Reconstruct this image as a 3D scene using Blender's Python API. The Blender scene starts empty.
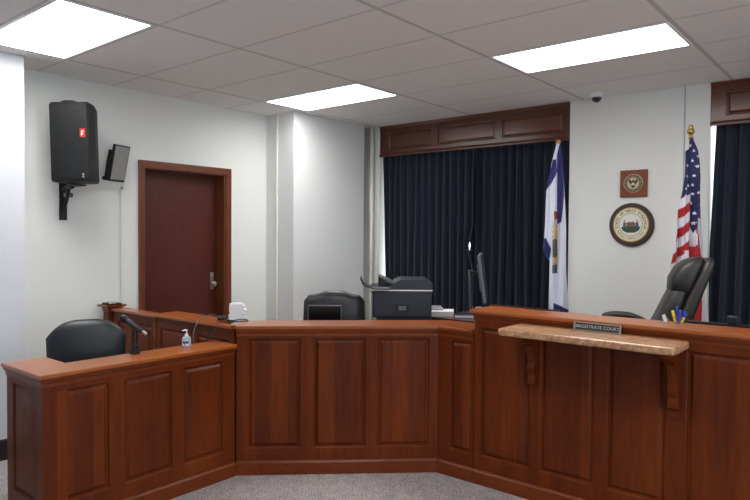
import bpy, bmesh, math, random
from mathutils import Vector, Matrix
random.seed(7)
C = bpy.context.scene.collection
PI = math.pi
sc = bpy.context.scene

# ------------------------------------------------------------------ materials
def lin(c):
    return tuple(((v/255)/12.92 if v/255 <= .04045 else ((v/255+.055)/1.055)**2.4) for v in c)

def newmat(name):
    m = bpy.data.materials.new(name); m.use_nodes = True
    nt = m.node_tree; b = nt.nodes['Principled BSDF']
    return m, nt, b

def plain(name, rgb, rough=.5, metal=0, bump=0, bscale=200, spec=.5, emit=None, estr=0, trans=0, coat=0, var=0.0):
    m, nt, b = newmat(name)
    col = lin(rgb)
    b.inputs['Roughness'].default_value = rough
    b.inputs['Metallic'].default_value = metal
    b.inputs['Specular IOR Level'].default_value = spec
    b.inputs['Coat Weight'].default_value = coat
    b.inputs['Transmission Weight'].default_value = trans
    if emit:
        b.inputs['Emission Color'].default_value = (*emit, 1); b.inputs['Emission Strength'].default_value = estr
    tc = nt.nodes.new('ShaderNodeTexCoord')
    nz = nt.nodes.new('ShaderNodeTexNoise'); nz.inputs['Scale'].default_value = bscale
    nz.inputs['Detail'].default_value = 4
    nt.links.new(tc.outputs['Object'], nz.inputs['Vector'])
    mx = nt.nodes.new('ShaderNodeMix'); mx.data_type = 'RGBA'
    mx.inputs['A'].default_value = (*[c*(1-var) for c in col], 1)
    mx.inputs['B'].default_value = (*[min(1, c*(1+var)) for c in col], 1)
    nt.links.new(nz.outputs['Fac'], mx.inputs['Factor'])
    nt.links.new(mx.outputs['Result'], b.inputs['Base Color'])
    if bump:
        bp = nt.nodes.new('ShaderNodeBump'); bp.inputs['Strength'].default_value = bump
        bp.inputs['Distance'].default_value = .002
        nt.links.new(nz.outputs['Fac'], bp.inputs['Height']); nt.links.new(bp.outputs['Normal'], b.inputs['Normal'])
    return m

def wood(name, dark, mid, light, rough=.32, plank=.085, axis='Z', coat=.25, contrast=1.0, spec=.5, pw=.22):
    """grain runs along axis; planks of slightly different tone across it"""
    m, nt, b = newmat(name); N = nt.nodes.new; L = nt.links.new
    tc = N('ShaderNodeTexCoord'); sp = N('ShaderNodeSeparateXYZ'); L(tc.outputs['Object'], sp.inputs[0])
    across = 'X' if axis == 'Z' else 'Z'
    oi = N('ShaderNodeObjectInfo')
    # plank index
    dv = N('ShaderNodeMath'); dv.operation = 'DIVIDE'; dv.inputs[1].default_value = plank; L(sp.outputs[across], dv.inputs[0])
    ad = N('ShaderNodeMath'); ad.operation = 'MULTIPLY_ADD'; ad.inputs[1].default_value = 37.0
    L(oi.outputs['Random'], ad.inputs[0]); L(dv.outputs[0], ad.inputs[2])
    fl = N('ShaderNodeMath'); fl.operation = 'FLOOR'; L(ad.outputs[0], fl.inputs[0])
    wn = N('ShaderNodeTexWhiteNoise'); wn.noise_dimensions = '1D'; L(fl.outputs[0], wn.inputs['W'])
    mp = N('ShaderNodeMapping')
    mp.inputs['Scale'].default_value = (14, 14, 1.2) if axis == 'Z' else (1.2, 14, 14)
    L(tc.outputs['Object'], mp.inputs['Vector'])
    nz = N('ShaderNodeTexNoise'); nz.noise_dimensions = '4D'; nz.inputs['Scale'].default_value = 2.2
    nz.inputs['Detail'].default_value = 7; nz.inputs['Roughness'].default_value = .62
    nz.inputs['Distortion'].default_value = .6
    L(mp.outputs[0], nz.inputs['Vector']); L(fl.outputs[0], nz.inputs['W'])
    n2 = N('ShaderNodeTexNoise'); n2.inputs['Scale'].default_value = 1.7; n2.inputs['Detail'].default_value = 2
    L(tc.outputs['Object'], n2.inputs['Vector'])
    a1 = N('ShaderNodeMath'); a1.operation = 'MULTIPLY_ADD'; a1.inputs[1].default_value = pw*contrast
    L(wn.outputs['Value'], a1.inputs[0])
    a2 = N('ShaderNodeMath'); a2.operation = 'MULTIPLY_ADD'; a2.inputs[1].default_value = .7*contrast; a2.inputs[2].default_value = 0.0
    L(nz.outputs['Fac'], a2.inputs[0])
    L(a2.outputs[0], a1.inputs[2])
    a3 = N('ShaderNodeMath'); a3.operation = 'MULTIPLY_ADD'; a3.inputs[1].default_value = .35*contrast; L(n2.outputs['Fac'], a3.inputs[0]); L(a1.outputs[0], a3.inputs[2])
    cr = N('ShaderNodeValToRGB'); e = cr.color_ramp.elements
    e[0].position = .3; e[0].color = (*lin(dark), 1); e[1].position = .95; e[1].color = (*lin(light), 1)
    k = cr.color_ramp.elements.new(.6); k.color = (*lin(mid), 1)
    L(a3.outputs[0], cr.inputs[0]); L(cr.outputs[0], b.inputs['Base Color'])
    b.inputs['Roughness'].default_value = rough; b.inputs['Coat Weight'].default_value = coat
    b.inputs['Coat Roughness'].default_value = .18
    b.inputs['Specular IOR Level'].default_value = spec
    bp = N('ShaderNodeBump'); bp.inputs['Strength'].default_value = .12; bp.inputs['Distance'].default_value = .001
    L(nz.outputs['Fac'], bp.inputs['Height']); L(bp.outputs[0], b.inputs['Normal'])
    return m

M = {}
M['wall'] = plain('wall_paint', (227, 229, 226), .65, bump=.15, bscale=160, var=.01)
M['wall_daylit'] = plain('wall_paint_daylit', (216, 220, 227), .65, bump=.15, bscale=160, var=.01)  # same wall paint with the bluish cast of daylight put into its colour
M['column'] = plain('column_paint', (224, 226, 226), .6, bump=.1, bscale=160, var=.01)
M['cherry'] = wood('cherry_panelling', (74, 26, 4), (97, 39, 6), (124, 56, 11), rough=.45, coat=.06, spec=.2)
M['cherry_field'] = wood('cherry_panel_field', (62, 21, 3), (93, 37, 6), (128, 58, 11), plank=.11, rough=.45, coat=.06, spec=.2)
M['cherry_rail'] = wood('cherry_rail', (82, 31, 6), (107, 45, 9), (136, 64, 14), axis='X', plank=.4, rough=.4, coat=.12, spec=.3)
M['cap'] = wood('cherry_cap', (120, 56, 18), (148, 76, 28), (174, 98, 42), axis='X', plank=.6, rough=.34, coat=.35)
M['valance'] = wood('mahogany_valance', (58, 22, 10), (82, 35, 17), (104, 48, 25), axis='X', plank=.5, rough=.3, coat=.4)
M['door'] = wood('door_veneer', (78, 29, 20), (98, 42, 30), (116, 55, 40), plank=.35, rough=.38, coat=.15, contrast=.7)
M['casing'] = wood('door_casing', (82, 38, 20), (106, 52, 28), (126, 66, 38), plank=.5, rough=.4, coat=.1)
M['desk_wood'] = wood('desk_wood', (50, 28, 18), (74, 44, 28), (96, 60, 40), axis='X', plank=.4)
M['leather'] = plain('black_leather', (40, 43, 47), .36, bump=.25, bscale=90, var=.1)
M['leather_blue'] = plain('slate_leather', (24, 30, 37), .42, bump=.25, bscale=90, var=.1)
M['leather_black'] = plain('brown_black_leather', (36, 33, 32), .45, bump=.25, bscale=60, var=.12)
M['black'] = plain('black_plastic', (18, 20, 23), .45, bump=.1, bscale=300, var=.08)
M['speaker'] = plain('speaker_shell', (13, 15, 18), .6, bump=.5, bscale=400, var=.15)
M['black_metal'] = plain('black_metal', (22, 22, 24), .4, metal=.3)
M['grey_dark'] = plain('charcoal_plastic', (36, 41, 50), .45, bump=.1, bscale=300, var=.05)
M['grey_mid'] = plain('grey_plastic', (98, 102, 108), .4, var=.03)
M['grey_light'] = plain('light_grey_plastic', (168, 172, 178), .4, var=.03)
M['screen'] = plain('dark_screen', (10, 11, 13), .22, var=.03)
M['screen_grey'] = plain('grey_screen', (74, 76, 80), .25, var=.03)
M['screen_pale'] = plain('pale_screen', (150, 150, 148), .3, var=.05, bscale=6)
M['white'] = plain('white_paper', (232, 233, 238), .7, var=.02)
M['white_gloss'] = plain('white_plastic', (236, 238, 240), .3, var=.01)
M['silver'] = plain('brushed_silver', (178, 176, 168), .35, metal=.7, var=.06)
M['gold'] = plain('brass', (190, 150, 80), .28, metal=.9, var=.05)
M['brass_dull'] = plain('antique_brass', (198, 182, 148), .45, metal=.2, var=.15, bscale=80)
M['bronze_dark'] = plain('engraved_bronze', (62, 50, 34), .5, metal=.2, var=.1)
M['trim'] = plain('conduit_paint', (224, 223, 214), .5, var=.01)
M['base'] = plain('black_vinyl_base', (34, 26, 26), .45, var=.05)
M['plaque'] = wood('plaque_wood', (96, 42, 26), (120, 58, 38), (138, 72, 48), axis='X', plank=.5)
M['walnut'] = plain('walnut_ring', (66, 48, 38), .4, bscale=30, var=.12)
M['navy'] = plain('navy_book', (30, 38, 60), .5, var=.05)
M['blue'] = plain('blue_pen', (40, 70, 190), .35, var=.05)
M['yellow'] = plain('yellow_marker', (225, 215, 60), .35, var=.05)
M['red'] = plain('red_plastic', (208, 44, 34), .45, var=.03)
M['cream'] = plain('seal_cream', (226, 220, 196), .5, var=.03)
M['seal_white'] = plain('seal_white', (228, 230, 226), .5, var=.02)
M['ink'] = plain('seal_ink', (70, 62, 44), .6, var=.03)
M['gold_ink'] = plain('seal_gold', (176, 148, 84), .5, var=.03)
M['green'] = plain('seal_green', (44, 84, 66), .6, bscale=60, var=.3)
M['rock'] = plain('seal_rock', (128, 92, 56), .6, bscale=80, var=.3)
M['sealblue'] = plain('seal_blue', (62, 84, 130), .6, var=.1)
M['sealred'] = plain('seal_red', (170, 60, 70), .6, var=.1)
M['skin'] = plain('seal_skin', (196, 150, 120), .6, var=.1)
M['gel'] = plain('clear_gel', (205, 222, 235), .12, trans=.45, var=.02)
M['pane'] = plain('window_glass', (245, 248, 250), .02, trans=1.0, spec=.3)
M['pane'].node_tree.nodes['Principled BSDF'].inputs['Alpha'].default_value = .12
M['clear'] = plain('clear_plastic', (245, 247, 250), .04, trans=1.0, var=.0)
M['clear'].node_tree.nodes['Principled BSDF'].inputs['Alpha'].default_value = .3
M['clear'].node_tree.nodes['Principled BSDF'].inputs['IOR'].default_value = 1.15
M['label_blue'] = plain('label_blue', (70, 90, 175), .45, bscale=120, var=.25)
M['lens'] = plain('dome_glass', (14, 14, 17), .08, coat=1)

def granite():
    m, nt, b = newmat('speckled_granite'); N = nt.nodes.new; L = nt.links.new
    tc = N('ShaderNodeTexCoord'); v = N('ShaderNodeTexVoronoi'); v.inputs['Scale'].default_value = 110
    L(tc.outputs['Object'], v.inputs['Vector'])
    n = N('ShaderNodeTexNoise'); n.inputs['Scale'].default_value = 30; n.inputs['Detail'].default_value = 8
    L(tc.outputs['Object'], n.inputs['Vector'])
    mx = N('ShaderNodeMix'); mx.data_type = 'RGBA'; mx.inputs['Factor'].default_value = .45
    r1 = N('ShaderNodeValToRGB'); r1.color_ramp.elements[0].position = .35; r1.color_ramp.elements[1].position = .65
    r1.color_ramp.elements[0].color = (*lin((122, 78, 50)), 1); r1.color_ramp.elements[1].color = (*lin((208, 162, 122)), 1)
    L(n.outputs['Fac'], r1.inputs[0]); L(r1.outputs[0], mx.inputs['A'])
    r2 = N('ShaderNodeValToRGB'); r2.color_ramp.elements[0].color = (*lin((206, 168, 132)), 1); r2.color_ramp.elements[1].color = (*lin((134, 92, 62)), 1)
    s = N('ShaderNodeSeparateColor'); L(v.outputs['Color'], s.inputs[0]); L(s.outputs[0], r2.inputs[0]); L(r2.outputs[0], mx.inputs['B'])
    L(mx.outputs['Result'], b.inputs['Base Color']); b.inputs['Roughness'].default_value = .3
    return m
M['granite'] = granite()

def carpet():
    m, nt, b = newmat('speckled_carpet'); N = nt.nodes.new; L = nt.links.new
    tc = N('ShaderNodeTexCoord')
    n = N('ShaderNodeTexNoise'); n.inputs['Scale'].default_value = 95; n.inputs['Detail'].default_value = 4; n.inputs['Roughness'].default_value = .75
    L(tc.outputs['Object'], n.inputs['Vector'])
    n2 = N('ShaderNodeTexNoise'); n2.inputs['Scale'].default_value = 14; L(tc.outputs['Object'], n2.inputs['Vector'])
    ad = N('ShaderNodeMath'); ad.operation = 'MULTIPLY_ADD'; ad.inputs[1].default_value = .15; L(n2.outputs['Fac'], ad.inputs[0]); L(n.outputs['Fac'], ad.inputs[2])
    r = N('ShaderNodeValToRGB'); r.color_ramp.elements[0].position = .44; r.color_ramp.elements[1].position = .7
    r.color_ramp.elements[0].color = (*lin((102, 95, 95)), 1); r.color_ramp.elements[1].color = (*lin((206, 198, 198)), 1)
    L(ad.outputs[0], r.inputs[0]); L(r.outputs[0], b.inputs['Base Color']); b.inputs['Roughness'].default_value = .95
    b.inputs['Specular IOR Level'].default_value = .1
    bp = N('ShaderNodeBump'); bp.inputs['Strength'].default_value = .5; bp.inputs['Distance'].default_value = .004
    L(n.outputs['Fac'], bp.inputs['Height']); L(bp.outputs[0], b.inputs['Normal'])
    return m
M['carpet'] = carpet()

GA, GB = -4.710, 2.738      # ceiling grid origin (X step 1.2192, Y step .6096)
def ceiling_mat():
    m, nt, b = newmat('ceiling_tile'); N = nt.nodes.new; L = nt.links.new
    tc = N('ShaderNodeTexCoord'); sp = N('ShaderNodeSeparateXYZ'); L(tc.outputs['Object'], sp.inputs[0])
    def dist(out, off, step):
        a = N('ShaderNodeMath'); a.operation = 'SUBTRACT'; a.inputs[1].default_value = off; L(sp.outputs[out], a.inputs[0])
        p = N('ShaderNodeMath'); p.operation = 'PINGPONG'; p.inputs[1].default_value = step/2
        L(a.outputs[0], p.inputs[0]); return p
    dx = dist('X', GA, 1.2192); dy = dist('Y', GB, .6096)
    def band(d, w0, w1):
        r = N('ShaderNodeMapRange'); r.interpolation_type = 'SMOOTHSTEP'
        r.inputs['From Min'].default_value = w0; r.inputs['From Max'].default_value = w1
        r.inputs['To Min'].default_value = 1; r.inputs['To Max'].default_value = 0; L(d.outputs[0], r.inputs['Value']); return r
    bx_, by_ = band(dx, .011, .017), band(dy, .007, .013)
    s1 = N('ShaderNodeMath'); s1.operation = 'MULTIPLY'; s1.inputs[1].default_value = .34; L(bx_.outputs[0], s1.inputs[0])
    s2 = N('ShaderNodeMath'); s2.operation = 'MULTIPLY'; s2.inputs[1].default_value = .24; L(by_.outputs[0], s2.inputs[0])
    mxm = N('ShaderNodeMath'); mxm.operation = 'MAXIMUM'; L(s1.outputs[0], mxm.inputs[0]); L(s2.outputs[0], mxm.inputs[1])
    n = N('ShaderNodeTexNoise'); n.inputs['Scale'].default_value = 130; n.inputs['Detail'].default_value = 5; L(tc.outputs['Object'], n.inputs['Vector'])
    r = N('ShaderNodeValToRGB'); r.color_ramp.elements[0].position = .35; r.color_ramp.elements[1].position = .6
    r.color_ramp.elements[0].color = (*lin((230, 228, 225)), 1); r.color_ramp.elements[1].color = (*lin((242, 240, 237)), 1)
    L(n.outputs['Fac'], r.inputs[0])
    mx = N('ShaderNodeMix'); mx.data_type = 'RGBA'; L(mxm.outputs[0], mx.inputs['Factor']); L(r.outputs[0], mx.inputs['A'])
    mx.inputs['B'].default_value = (*lin((60, 57, 56)), 1)
    L(mx.outputs['Result'], b.inputs['Base Color']); b.inputs['Roughness'].default_value = .9
    b.inputs['Specular IOR Level'].default_value = .1
    return m
M['ceiling'] = ceiling_mat()

def curtain_mat():
    m, nt, b = newmat('navy_curtain_cloth'); N = nt.nodes.new; L = nt.links.new
    tc = N('ShaderNodeTexCoord'); n = N('ShaderNodeTexNoise'); n.inputs['Scale'].default_value = 300
    L(tc.outputs['Object'], n.inputs['Vector'])
    r = N('ShaderNodeValToRGB'); r.color_ramp.elements[0].color = (*lin((20, 26, 40)), 1); r.color_ramp.elements[1].color = (*lin((34, 41, 58)), 1)
    L(n.outputs['Fac'], r.inputs[0]); L(r.outputs[0], b.inputs['Base Color']); b.inputs['Roughness'].default_value = .8
    b.inputs['Sheen Weight'].default_value = .25; b.inputs['Specular IOR Level'].default_value = .2
    return m
M['curtain'] = curtain_mat()

def paint_mat(name):
    m, nt, b = newmat(name)
    at = nt.nodes.new('ShaderNodeAttribute'); at.attribute_name = 'paint'
    nt.links.new(at.outputs['Color'], b.inputs['Base Color']); b.inputs['Roughness'].default_value = .6
    b.inputs['Sheen Weight'].default_value = .15; b.inputs['Specular IOR Level'].default_value = .25
    return m
M['flagcloth'] = paint_mat('dyed_flag_cloth')

def emission(name, rgb, s):
    m = bpy.data.materials.new(name); m.use_nodes = True; nt = m.node_tree
    nt.nodes.clear(); e = nt.nodes.new('ShaderNodeEmission'); o = nt.nodes.new('ShaderNodeOutputMaterial')
    e.inputs[0].default_value = (*rgb, 1); e.inputs[1].default_value = s; nt.links.new(e.outputs[0], o.inputs[0])
    return m
LIGHT = 13.0
M['diffuser'] = emission('light_diffuser', (1.0, .985, .96), LIGHT)
nt = M['diffuser'].node_tree; ge = nt.nodes.new('ShaderNodeNewGeometry'); vd = nt.nodes.new('ShaderNodeVectorMath'); vd.operation = 'DOT_PRODUCT'
nt.links.new(ge.outputs['Incoming'], vd.inputs[0]); nt.links.new(ge.outputs['Normal'], vd.inputs[1])
ma = nt.nodes.new('ShaderNodeMath'); ma.operation = 'MULTIPLY_ADD'; ma.inputs[1].default_value = LIGHT*.8; ma.inputs[2].default_value = LIGHT*.4
nt.links.new(vd.outputs['Value'], ma.inputs[0])
nt.links.new(ma.outputs[0], next(n for n in nt.nodes if n.type == 'EMISSION').inputs[1])

# ------------------------------------------------------------------ helpers
def obj(name, bm, mat, parent=None, loc=None, rot=None, smooth=False, bevel=0, sub=0, recalc=True):
    if recalc: bmesh.ops.recalc_face_normals(bm, faces=bm.faces)
    me = bpy.data.meshes.new(name); bm.to_mesh(me); bm.free()
    o = bpy.data.objects.new(name, me); C.objects.link(o)
    for mm in (mat if isinstance(mat, (list, tuple)) else [mat]):
        me.materials.append(M[mm] if isinstance(mm, str) else mm)
    if smooth:
        for p in me.polygons: p.use_smooth = True
    if loc is not None: o.location = loc
    if rot is not None: o.rotation_euler = rot if isinstance(rot, (tuple, list)) else (0, 0, rot)
    if parent: o.parent = parent
    if bevel:
        b = o.modifiers.new('bevel', 'BEVEL'); b.width = bevel; b.segments = 2; b.limit_method = 'ANGLE'
    if sub:
        s = o.modifiers.new('sub', 'SUBSURF'); s.levels = sub; s.render_levels = sub
    return o
def thing(name, label, cat, loc=(0, 0, 0), rotz=0, group=None):
    o = bpy.data.objects.new(name, None); C.objects.link(o); o.empty_display_size = .1
    o.location = loc; o.rotation_euler = (0, 0, rotz); tag(o, label, cat, group); return o
def tag(o, label, cat, group=None):
    o['label'] = label; o['category'] = cat
    if group: o['group'] = group
    return o
def struct(name, bm, mat, **k):
    o = obj(name, bm, mat, **k)
    if not k.get('parent'): o['kind'] = 'structure'
    return o
def box(bm, x0, x1, y0, y1, z0, z1):
    v = [bm.verts.new(p) for p in ((x0, y0, z0), (x1, y0, z0), (x1, y1, z0), (x0, y1, z0), (x0, y0, z1), (x1, y0, z1), (x1, y1, z1), (x0, y1, z1))]
    for f in ((0, 3, 2, 1), (4, 5, 6, 7), (0, 1, 5, 4), (1, 2, 6, 5), (2, 3, 7, 6), (3, 0, 4, 7)): bm.faces.new([v[i] for i in f])
    return bm
def B(*a): return box(bmesh.new(), *a)
def lathe(bm, prof, n=24, c=(0, 0, 0), axis='Z'):
    rings = []
    for r, z in prof:
        ring = []
        for i in range(n):
            t = 2*PI*i/n; p = (r*math.cos(t), r*math.sin(t), z)
            if axis == 'Y': p = (p[0], -p[2], p[1])
            if axis == 'X': p = (p[2], p[0], p[1])
            ring.append(bm.verts.new((c[0]+p[0], c[1]+p[1], c[2]+p[2])))
        rings.append(ring)
    for a, b in zip(rings, rings[1:]):
        for i in range(n):
            j = (i+1) % n; bm.faces.new((a[i], a[j], b[j], b[i]))
    bm.faces.new(rings[0][::-1]); bm.faces.new(rings[-1])
    return bm
def tube(bm, pts, r, n=8):
    pts = [Vector(p) for p in pts]; rs = r if isinstance(r, (list, tuple)) else [r]*len(pts)
    rings = []; prev = None
    for i, p in enumerate(pts):
        t = (pts[min(i+1, len(pts)-1)]-pts[max(i-1, 0)]).normalized()
        if prev is None:
            a = Vector((0, 0, 1)) if abs(t.z) < .9 else Vector((1, 0, 0)); u = t.cross(a).normalized()
        else:
            u = (prev - t*prev.dot(t)).normalized()
        prev = u; w = t.cross(u)
        rings.append([bm.verts.new(p+(u*math.cos(2*PI*k/n)+w*math.sin(2*PI*k/n))*rs[i]) for k in range(n)])
    for a, b in zip(rings, rings[1:]):
        for k in range(n): bm.faces.new((a[k], a[(k+1) % n], b[(k+1) % n], b[k]))
    bm.faces.new(rings[0][::-1]); bm.faces.new(rings[-1]); return bm
def smoothpath(pts, n=6):
    P = [Vector(p) for p in pts]; P = [2*P[0]-P[1]]+P+[2*P[-1]-P[-2]]; out = []
    for i in range(1, len(P)-2):
        for k in range(n):
            t = k/n; a, b, c, d = P[i-1:i+3]
            out.append(.5*((2*b)+(-a+c)*t+(2*a-5*b+4*c-d)*t*t+(-a+3*b-3*c+d)*t**3))
    out.append(P[-2]); return out
def prism(bm, poly, y0, y1):
    """polygon in local x,z extruded along y"""
    a = [bm.verts.new((x, y0, z)) for x, z in poly]; b = [bm.verts.new((x, y1, z)) for x, z in poly]
    bm.faces.new(a); bm.faces.new(b[::-1])
    for i in range(len(poly)):
        j = (i+1) % len(poly); bm.faces.new((a[i], b[i], b[j], a[j]))
    return bm
def loft(bm, rings):
    R = [[bm.verts.new(p) for p in r] for r in rings]; n = len(R[0])
    for a, b in zip(R, R[1:]):
        for k in range(n): bm.faces.new((a[k], a[(k+1) % n], b[(k+1) % n], b[k]))
    bm.faces.new(R[0][::-1]); bm.faces.new(R[-1]); return bm
def srect(hx, hy, n=24, p=3.5):
    out = []
    for i in range(n):
        t = 2*PI*i/n; c, s = math.cos(t), math.sin(t)
        out.append((math.copysign(abs(c)**(2/p), c)*hx, math.copysign(abs(s)**(2/p), s)*hy))
    return out
def sweep(bm, path, prof, caps=True):
    """profile (outset, z) along an xy polyline, outset to the RIGHT of travel, mitred joints"""
    P = [Vector(p) for p in path]; rings = []
    for i, p in enumerate(P):
        def nrm(a, b):
            d = (b-a).normalized(); return Vector((d.y, -d.x))
        if i == 0: m = nrm(P[0], P[1]); s = 1
        elif i == len(P)-1: m = nrm(P[-2], P[-1]); s = 1
        else:
            a, b = nrm(P[i-1], P[i]), nrm(P[i], P[i+1]); m = (a+b).normalized(); s = 1/max(.3, m.dot(a))
        rings.append([bm.verts.new((p.x+m.x*o*s, p.y+m.y*o*s, z)) for o, z in prof])
    n = len(prof)
    for a, b in zip(rings, rings[1:]):
        for k in range(n): bm.faces.new((a[k], b[k], b[(k+1) % n], a[(k+1) % n]))
    if caps: bm.faces.new(rings[0]); bm.faces.new(rings[-1][::-1])
    return bm
def text_bm(s, size, depth=.0008, align='CENTER'):
    cu = bpy.data.curves.new('lettering', 'FONT'); cu.body = s; cu.size = size; cu.extrude = depth
    cu.align_x = align; cu.align_y = 'CENTER'; cu.resolution_u = 3; cu.offset = size*.012
    o = bpy.data.objects.new('lettering', cu); C.objects.link(o)
    bpy.context.view_layer.update()
    me = bpy.data.meshes.new_from_object(o.evaluated_get(bpy.context.evaluated_depsgraph_get()))
    bm = bmesh.new(); bm.from_mesh(me); bpy.data.objects.remove(o); bpy.data.meshes.remove(me); bpy.data.curves.remove(cu)
    return bm      # lies in local xy plane
def merge(dst, src, mat):
    me = bpy.data.meshes.new('tmp'); src.transform(mat); src.to_mesh(me); src.free(); dst.from_mesh(me); bpy.data.meshes.remove(me)

# ------------------------------------------------------------------ camera
F = Vector((-.6387, .7691, -.0246)); R_ = Vector((.7691, .6391, .0070)); U = R_.cross(F)
F = F.normalized(); R_ = (R_-F*R_.dot(F)).normalized(); U = R_.cross(F).normalized()
cam = bpy.data.cameras.new('camera'); co = bpy.data.objects.new('camera', cam); C.objects.link(co)
mw = Matrix((R_, U, -F)).transposed().to_4x4(); mw.translation = (0, 0, 1.62); co.matrix_world = mw
cam.sensor_width = 36; cam.lens = 630.2/750*36; cam.clip_start = .05
sc.camera = co
YAW = math.atan2(R_.y, R_.x)      # heading of the camera's right axis

# ------------------------------------------------------------------ room shell
H = 2.884; XL_, YB = -5.236, 5.758; XR, YF = 3.4, -3.6
struct('floor', B(XL_-.3, XR, YF, YB+.4, -.1, 0), 'carpet')
struct('ceiling', B(XL_-.3, XR, YF, YB+.4, H, H+.1), 'ceiling')
bm = bmesh.new()
DX0, DX1, DZ = 3.03, 3.935, 2.215
box(bm, XL_-.25, XL_, 1.89, DX0, 0, H); box(bm, XL_-.25, XL_, DX1, YB+.3, 0, H); box(bm, XL_-.25, XL_, DX0, DX1, DZ, H)
struct('wall_left', bm, 'wall')
struct('wall_left_pier', B(XL_-.25, -4.86, YF, 1.89, 0, H), 'wall_daylit')
struct('wall_column', B(XL_, -4.812, 4.473, 5.585, 0, H), 'column')
# back wall: piers, sills, header behind the window recesses
bm = bmesh.new()
WX = [(-4.72, -2.404), (-1.211, 1.10)]
box(bm, XL_, -4.72, YB, YB+.32, 0, H); box(bm, -2.404, -1.211, YB, YB+.32, 0, H); box(bm, 1.10, XR, YB, YB+.32, 0, H)
for a, b_ in WX: box(bm, a, b_, YB+.14, YB+.32, 0, .85)
struct('wall_back', bm, 'wall')
struct('wall_right', B(XR, XR+.1, YF, YB+.3, 0, H), 'wall')
struct('wall_front', B(XL_-.3, XR, YF-.1, YF, 0, H), 'wall')
# seam line on the pier and painted conduit on the column
struct('trim_1', B(-1.409, -1.399, YB-.006, YB, 0, H), 'grey_light')
struct('trim_2', B(-5.078, -5.052, 4.455, 4.473, 0, H), 'trim')
bm = bmesh.new(); tube(bm, [(-4.79, YB-.06, 0), (-4.79, YB-.06, H)], .026, 12); struct('trim_3', bm, 'trim', smooth=True)
# windows
for i, (a, b_) in enumerate(WX):
    y = YB+.24
    bm = bmesh.new()
    box(bm, a-.03, a+.012, y, y+.06, .85, H); box(bm, b_-.012, b_+.03, y, y+.06, .85, H); box(bm, a, b_, y, y+.06, .85, .9); box(bm, a, b_, y, y+.06, H-.05, H)
    box(bm, (a+b_)/2-.025, (a+b_)/2+.025, y, y+.06, .9, H-.05); box(bm, a+.05, b_-.05, y, y+.06, 1.85, 1.9)
    w = struct('window_%d' % (i+1), bm, 'white_gloss', bevel=.004)
    g = obj('window_pane', B(a+.012, b_-.012, y+.028, y+.032, .9, H-.05), 'pane', w)
# baseboards
struct('baseboard_left', sweep(bmesh.new(), [(-4.86, YF), (-4.86, 1.89)], [(0, 0), (.014, 0), (.014, .135), (.008, .148), (0, .148)]), 'base')
struct('baseboard_back', sweep(bmesh.new(), [(-4.812, YB), (-2.404, YB), (XR, YB)], [(0, 0), (.014, 0), (.014, .135), (.008, .148), (0, .148)]), 'base')

# door (recessed slab, casing, handle)
bm = bmesh.new()
cw = .062
box(bm, XL_, XL_+.02, DX0-.045, DX0+.012, 0, DZ+.0); box(bm, XL_, XL_+.02, DX1-.005, DX1+cw, 0, DZ); box(bm, XL_, XL_+.02, DX0-.045, DX1+cw, DZ-.01, DZ+.058)
box(bm, XL_-.2, XL_+.006, DX0, DX0+.02, 0, DZ); box(bm, XL_-.2, XL_+.006, DX1-.02, DX1, 0, DZ); box(bm, XL_-.2, XL_+.006, DX0, DX1, DZ-.02, DZ)
dr = struct('door_1', bm, 'casing', bevel=.003)
sl = obj('door_leaf', B(-.022, .022, DX0+.021, DX1-.021, .005, DZ-.021), 'door', dr, loc=(XL_-.15, 0, 0), bevel=.002)
sl.data.transform(Matrix.Identity(4))
bm = bmesh.new(); box(bm, XL_-.128, XL_-.122, 3.842, 3.883, 1.05, 1.225)
tube(bm, [(XL_-.122, 3.862, 1.11), (XL_-.085, 3.862, 1.11)], .011, 10); lathe(bm, [(.012, 0), (.026, .008), (.028, .02), (.018, .034), (.004, .036)], 14, (XL_-.10, 3.862, 1.11), 'X')
tube(bm, [(XL_-.122, 3.862, 1.19), (XL_-.108, 3.862, 1.19)], .017, 12)
obj('door_handle', bm, 'silver', dr, smooth=False, bevel=.001)

# conduit from the speaker down the wall
bm = bmesh.new()
box(bm, XL_, XL_+.014, 2.40, 2.835, 2.0, 2.022); box(bm, XL_, XL_+.014, 2.813, 2.835, .1, 2.022)
struct('trim_4', bm, 'trim')

# ------------------------------------------------------------------ ceiling lights
def ceiling_light(k, m, label, group=None):
    x0, y0 = GA+1.2192*k, GB+.6096*m
    t = thing('ceiling_light', label, 'light', (x0+.6096, y0+.3048, H), 0, group)
    hx, hy = .5955, .2908
    bm = bmesh.new()
    for a in ((-hx, hx, -hy, -hy+.020), (-hx, hx, hy-.020, hy), (-hx, -hx+.022, -hy+.020, hy-.020), (hx-.022, hx, -hy+.020, hy-.020)):
        box(bm, a[0], a[1], a[2], a[3], -.004, .0)
    obj('frame', bm, 'white_gloss', t)
    obj('diffuser', B(-hx+.022, hx-.022, -hy+.020, hy-.020, -.0035, -.0005), 'diffuser', t)
    return t
ceiling_light(0, -2, 'bright flush ceiling light panel nearest the wall speaker, cut by the photo\'s top left edge')
ceiling_light(0, 2, 'bright flush ceiling light panel above the white corner column, farthest of the three')
ceiling_light(2, 2, 'bright flush ceiling light panel on the right, above the two round and square wall seals')
for k in (0, 2, 4):
    for m in (2, -2):
        if (k, m) in ((0, -2), (0, 2), (2, 2)): continue
        x0, y0 = GA+1.2192*k+.6096, GB+.6096*m+.3048
        la = bpy.data.lights.new('ceiling_lamp', 'AREA'); la.shape = 'RECTANGLE'; la.size = 1.13; la.size_y = .55
        la.energy = LIGHT*PI*1.13*.55*(.75 if m < 0 and k > 0 else 1); la.color = (1, .985, .96)
        lo = bpy.data.objects.new('ceiling_lamp', la); C.objects.link(lo); lo.location = (x0, y0, H-.012)

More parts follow.
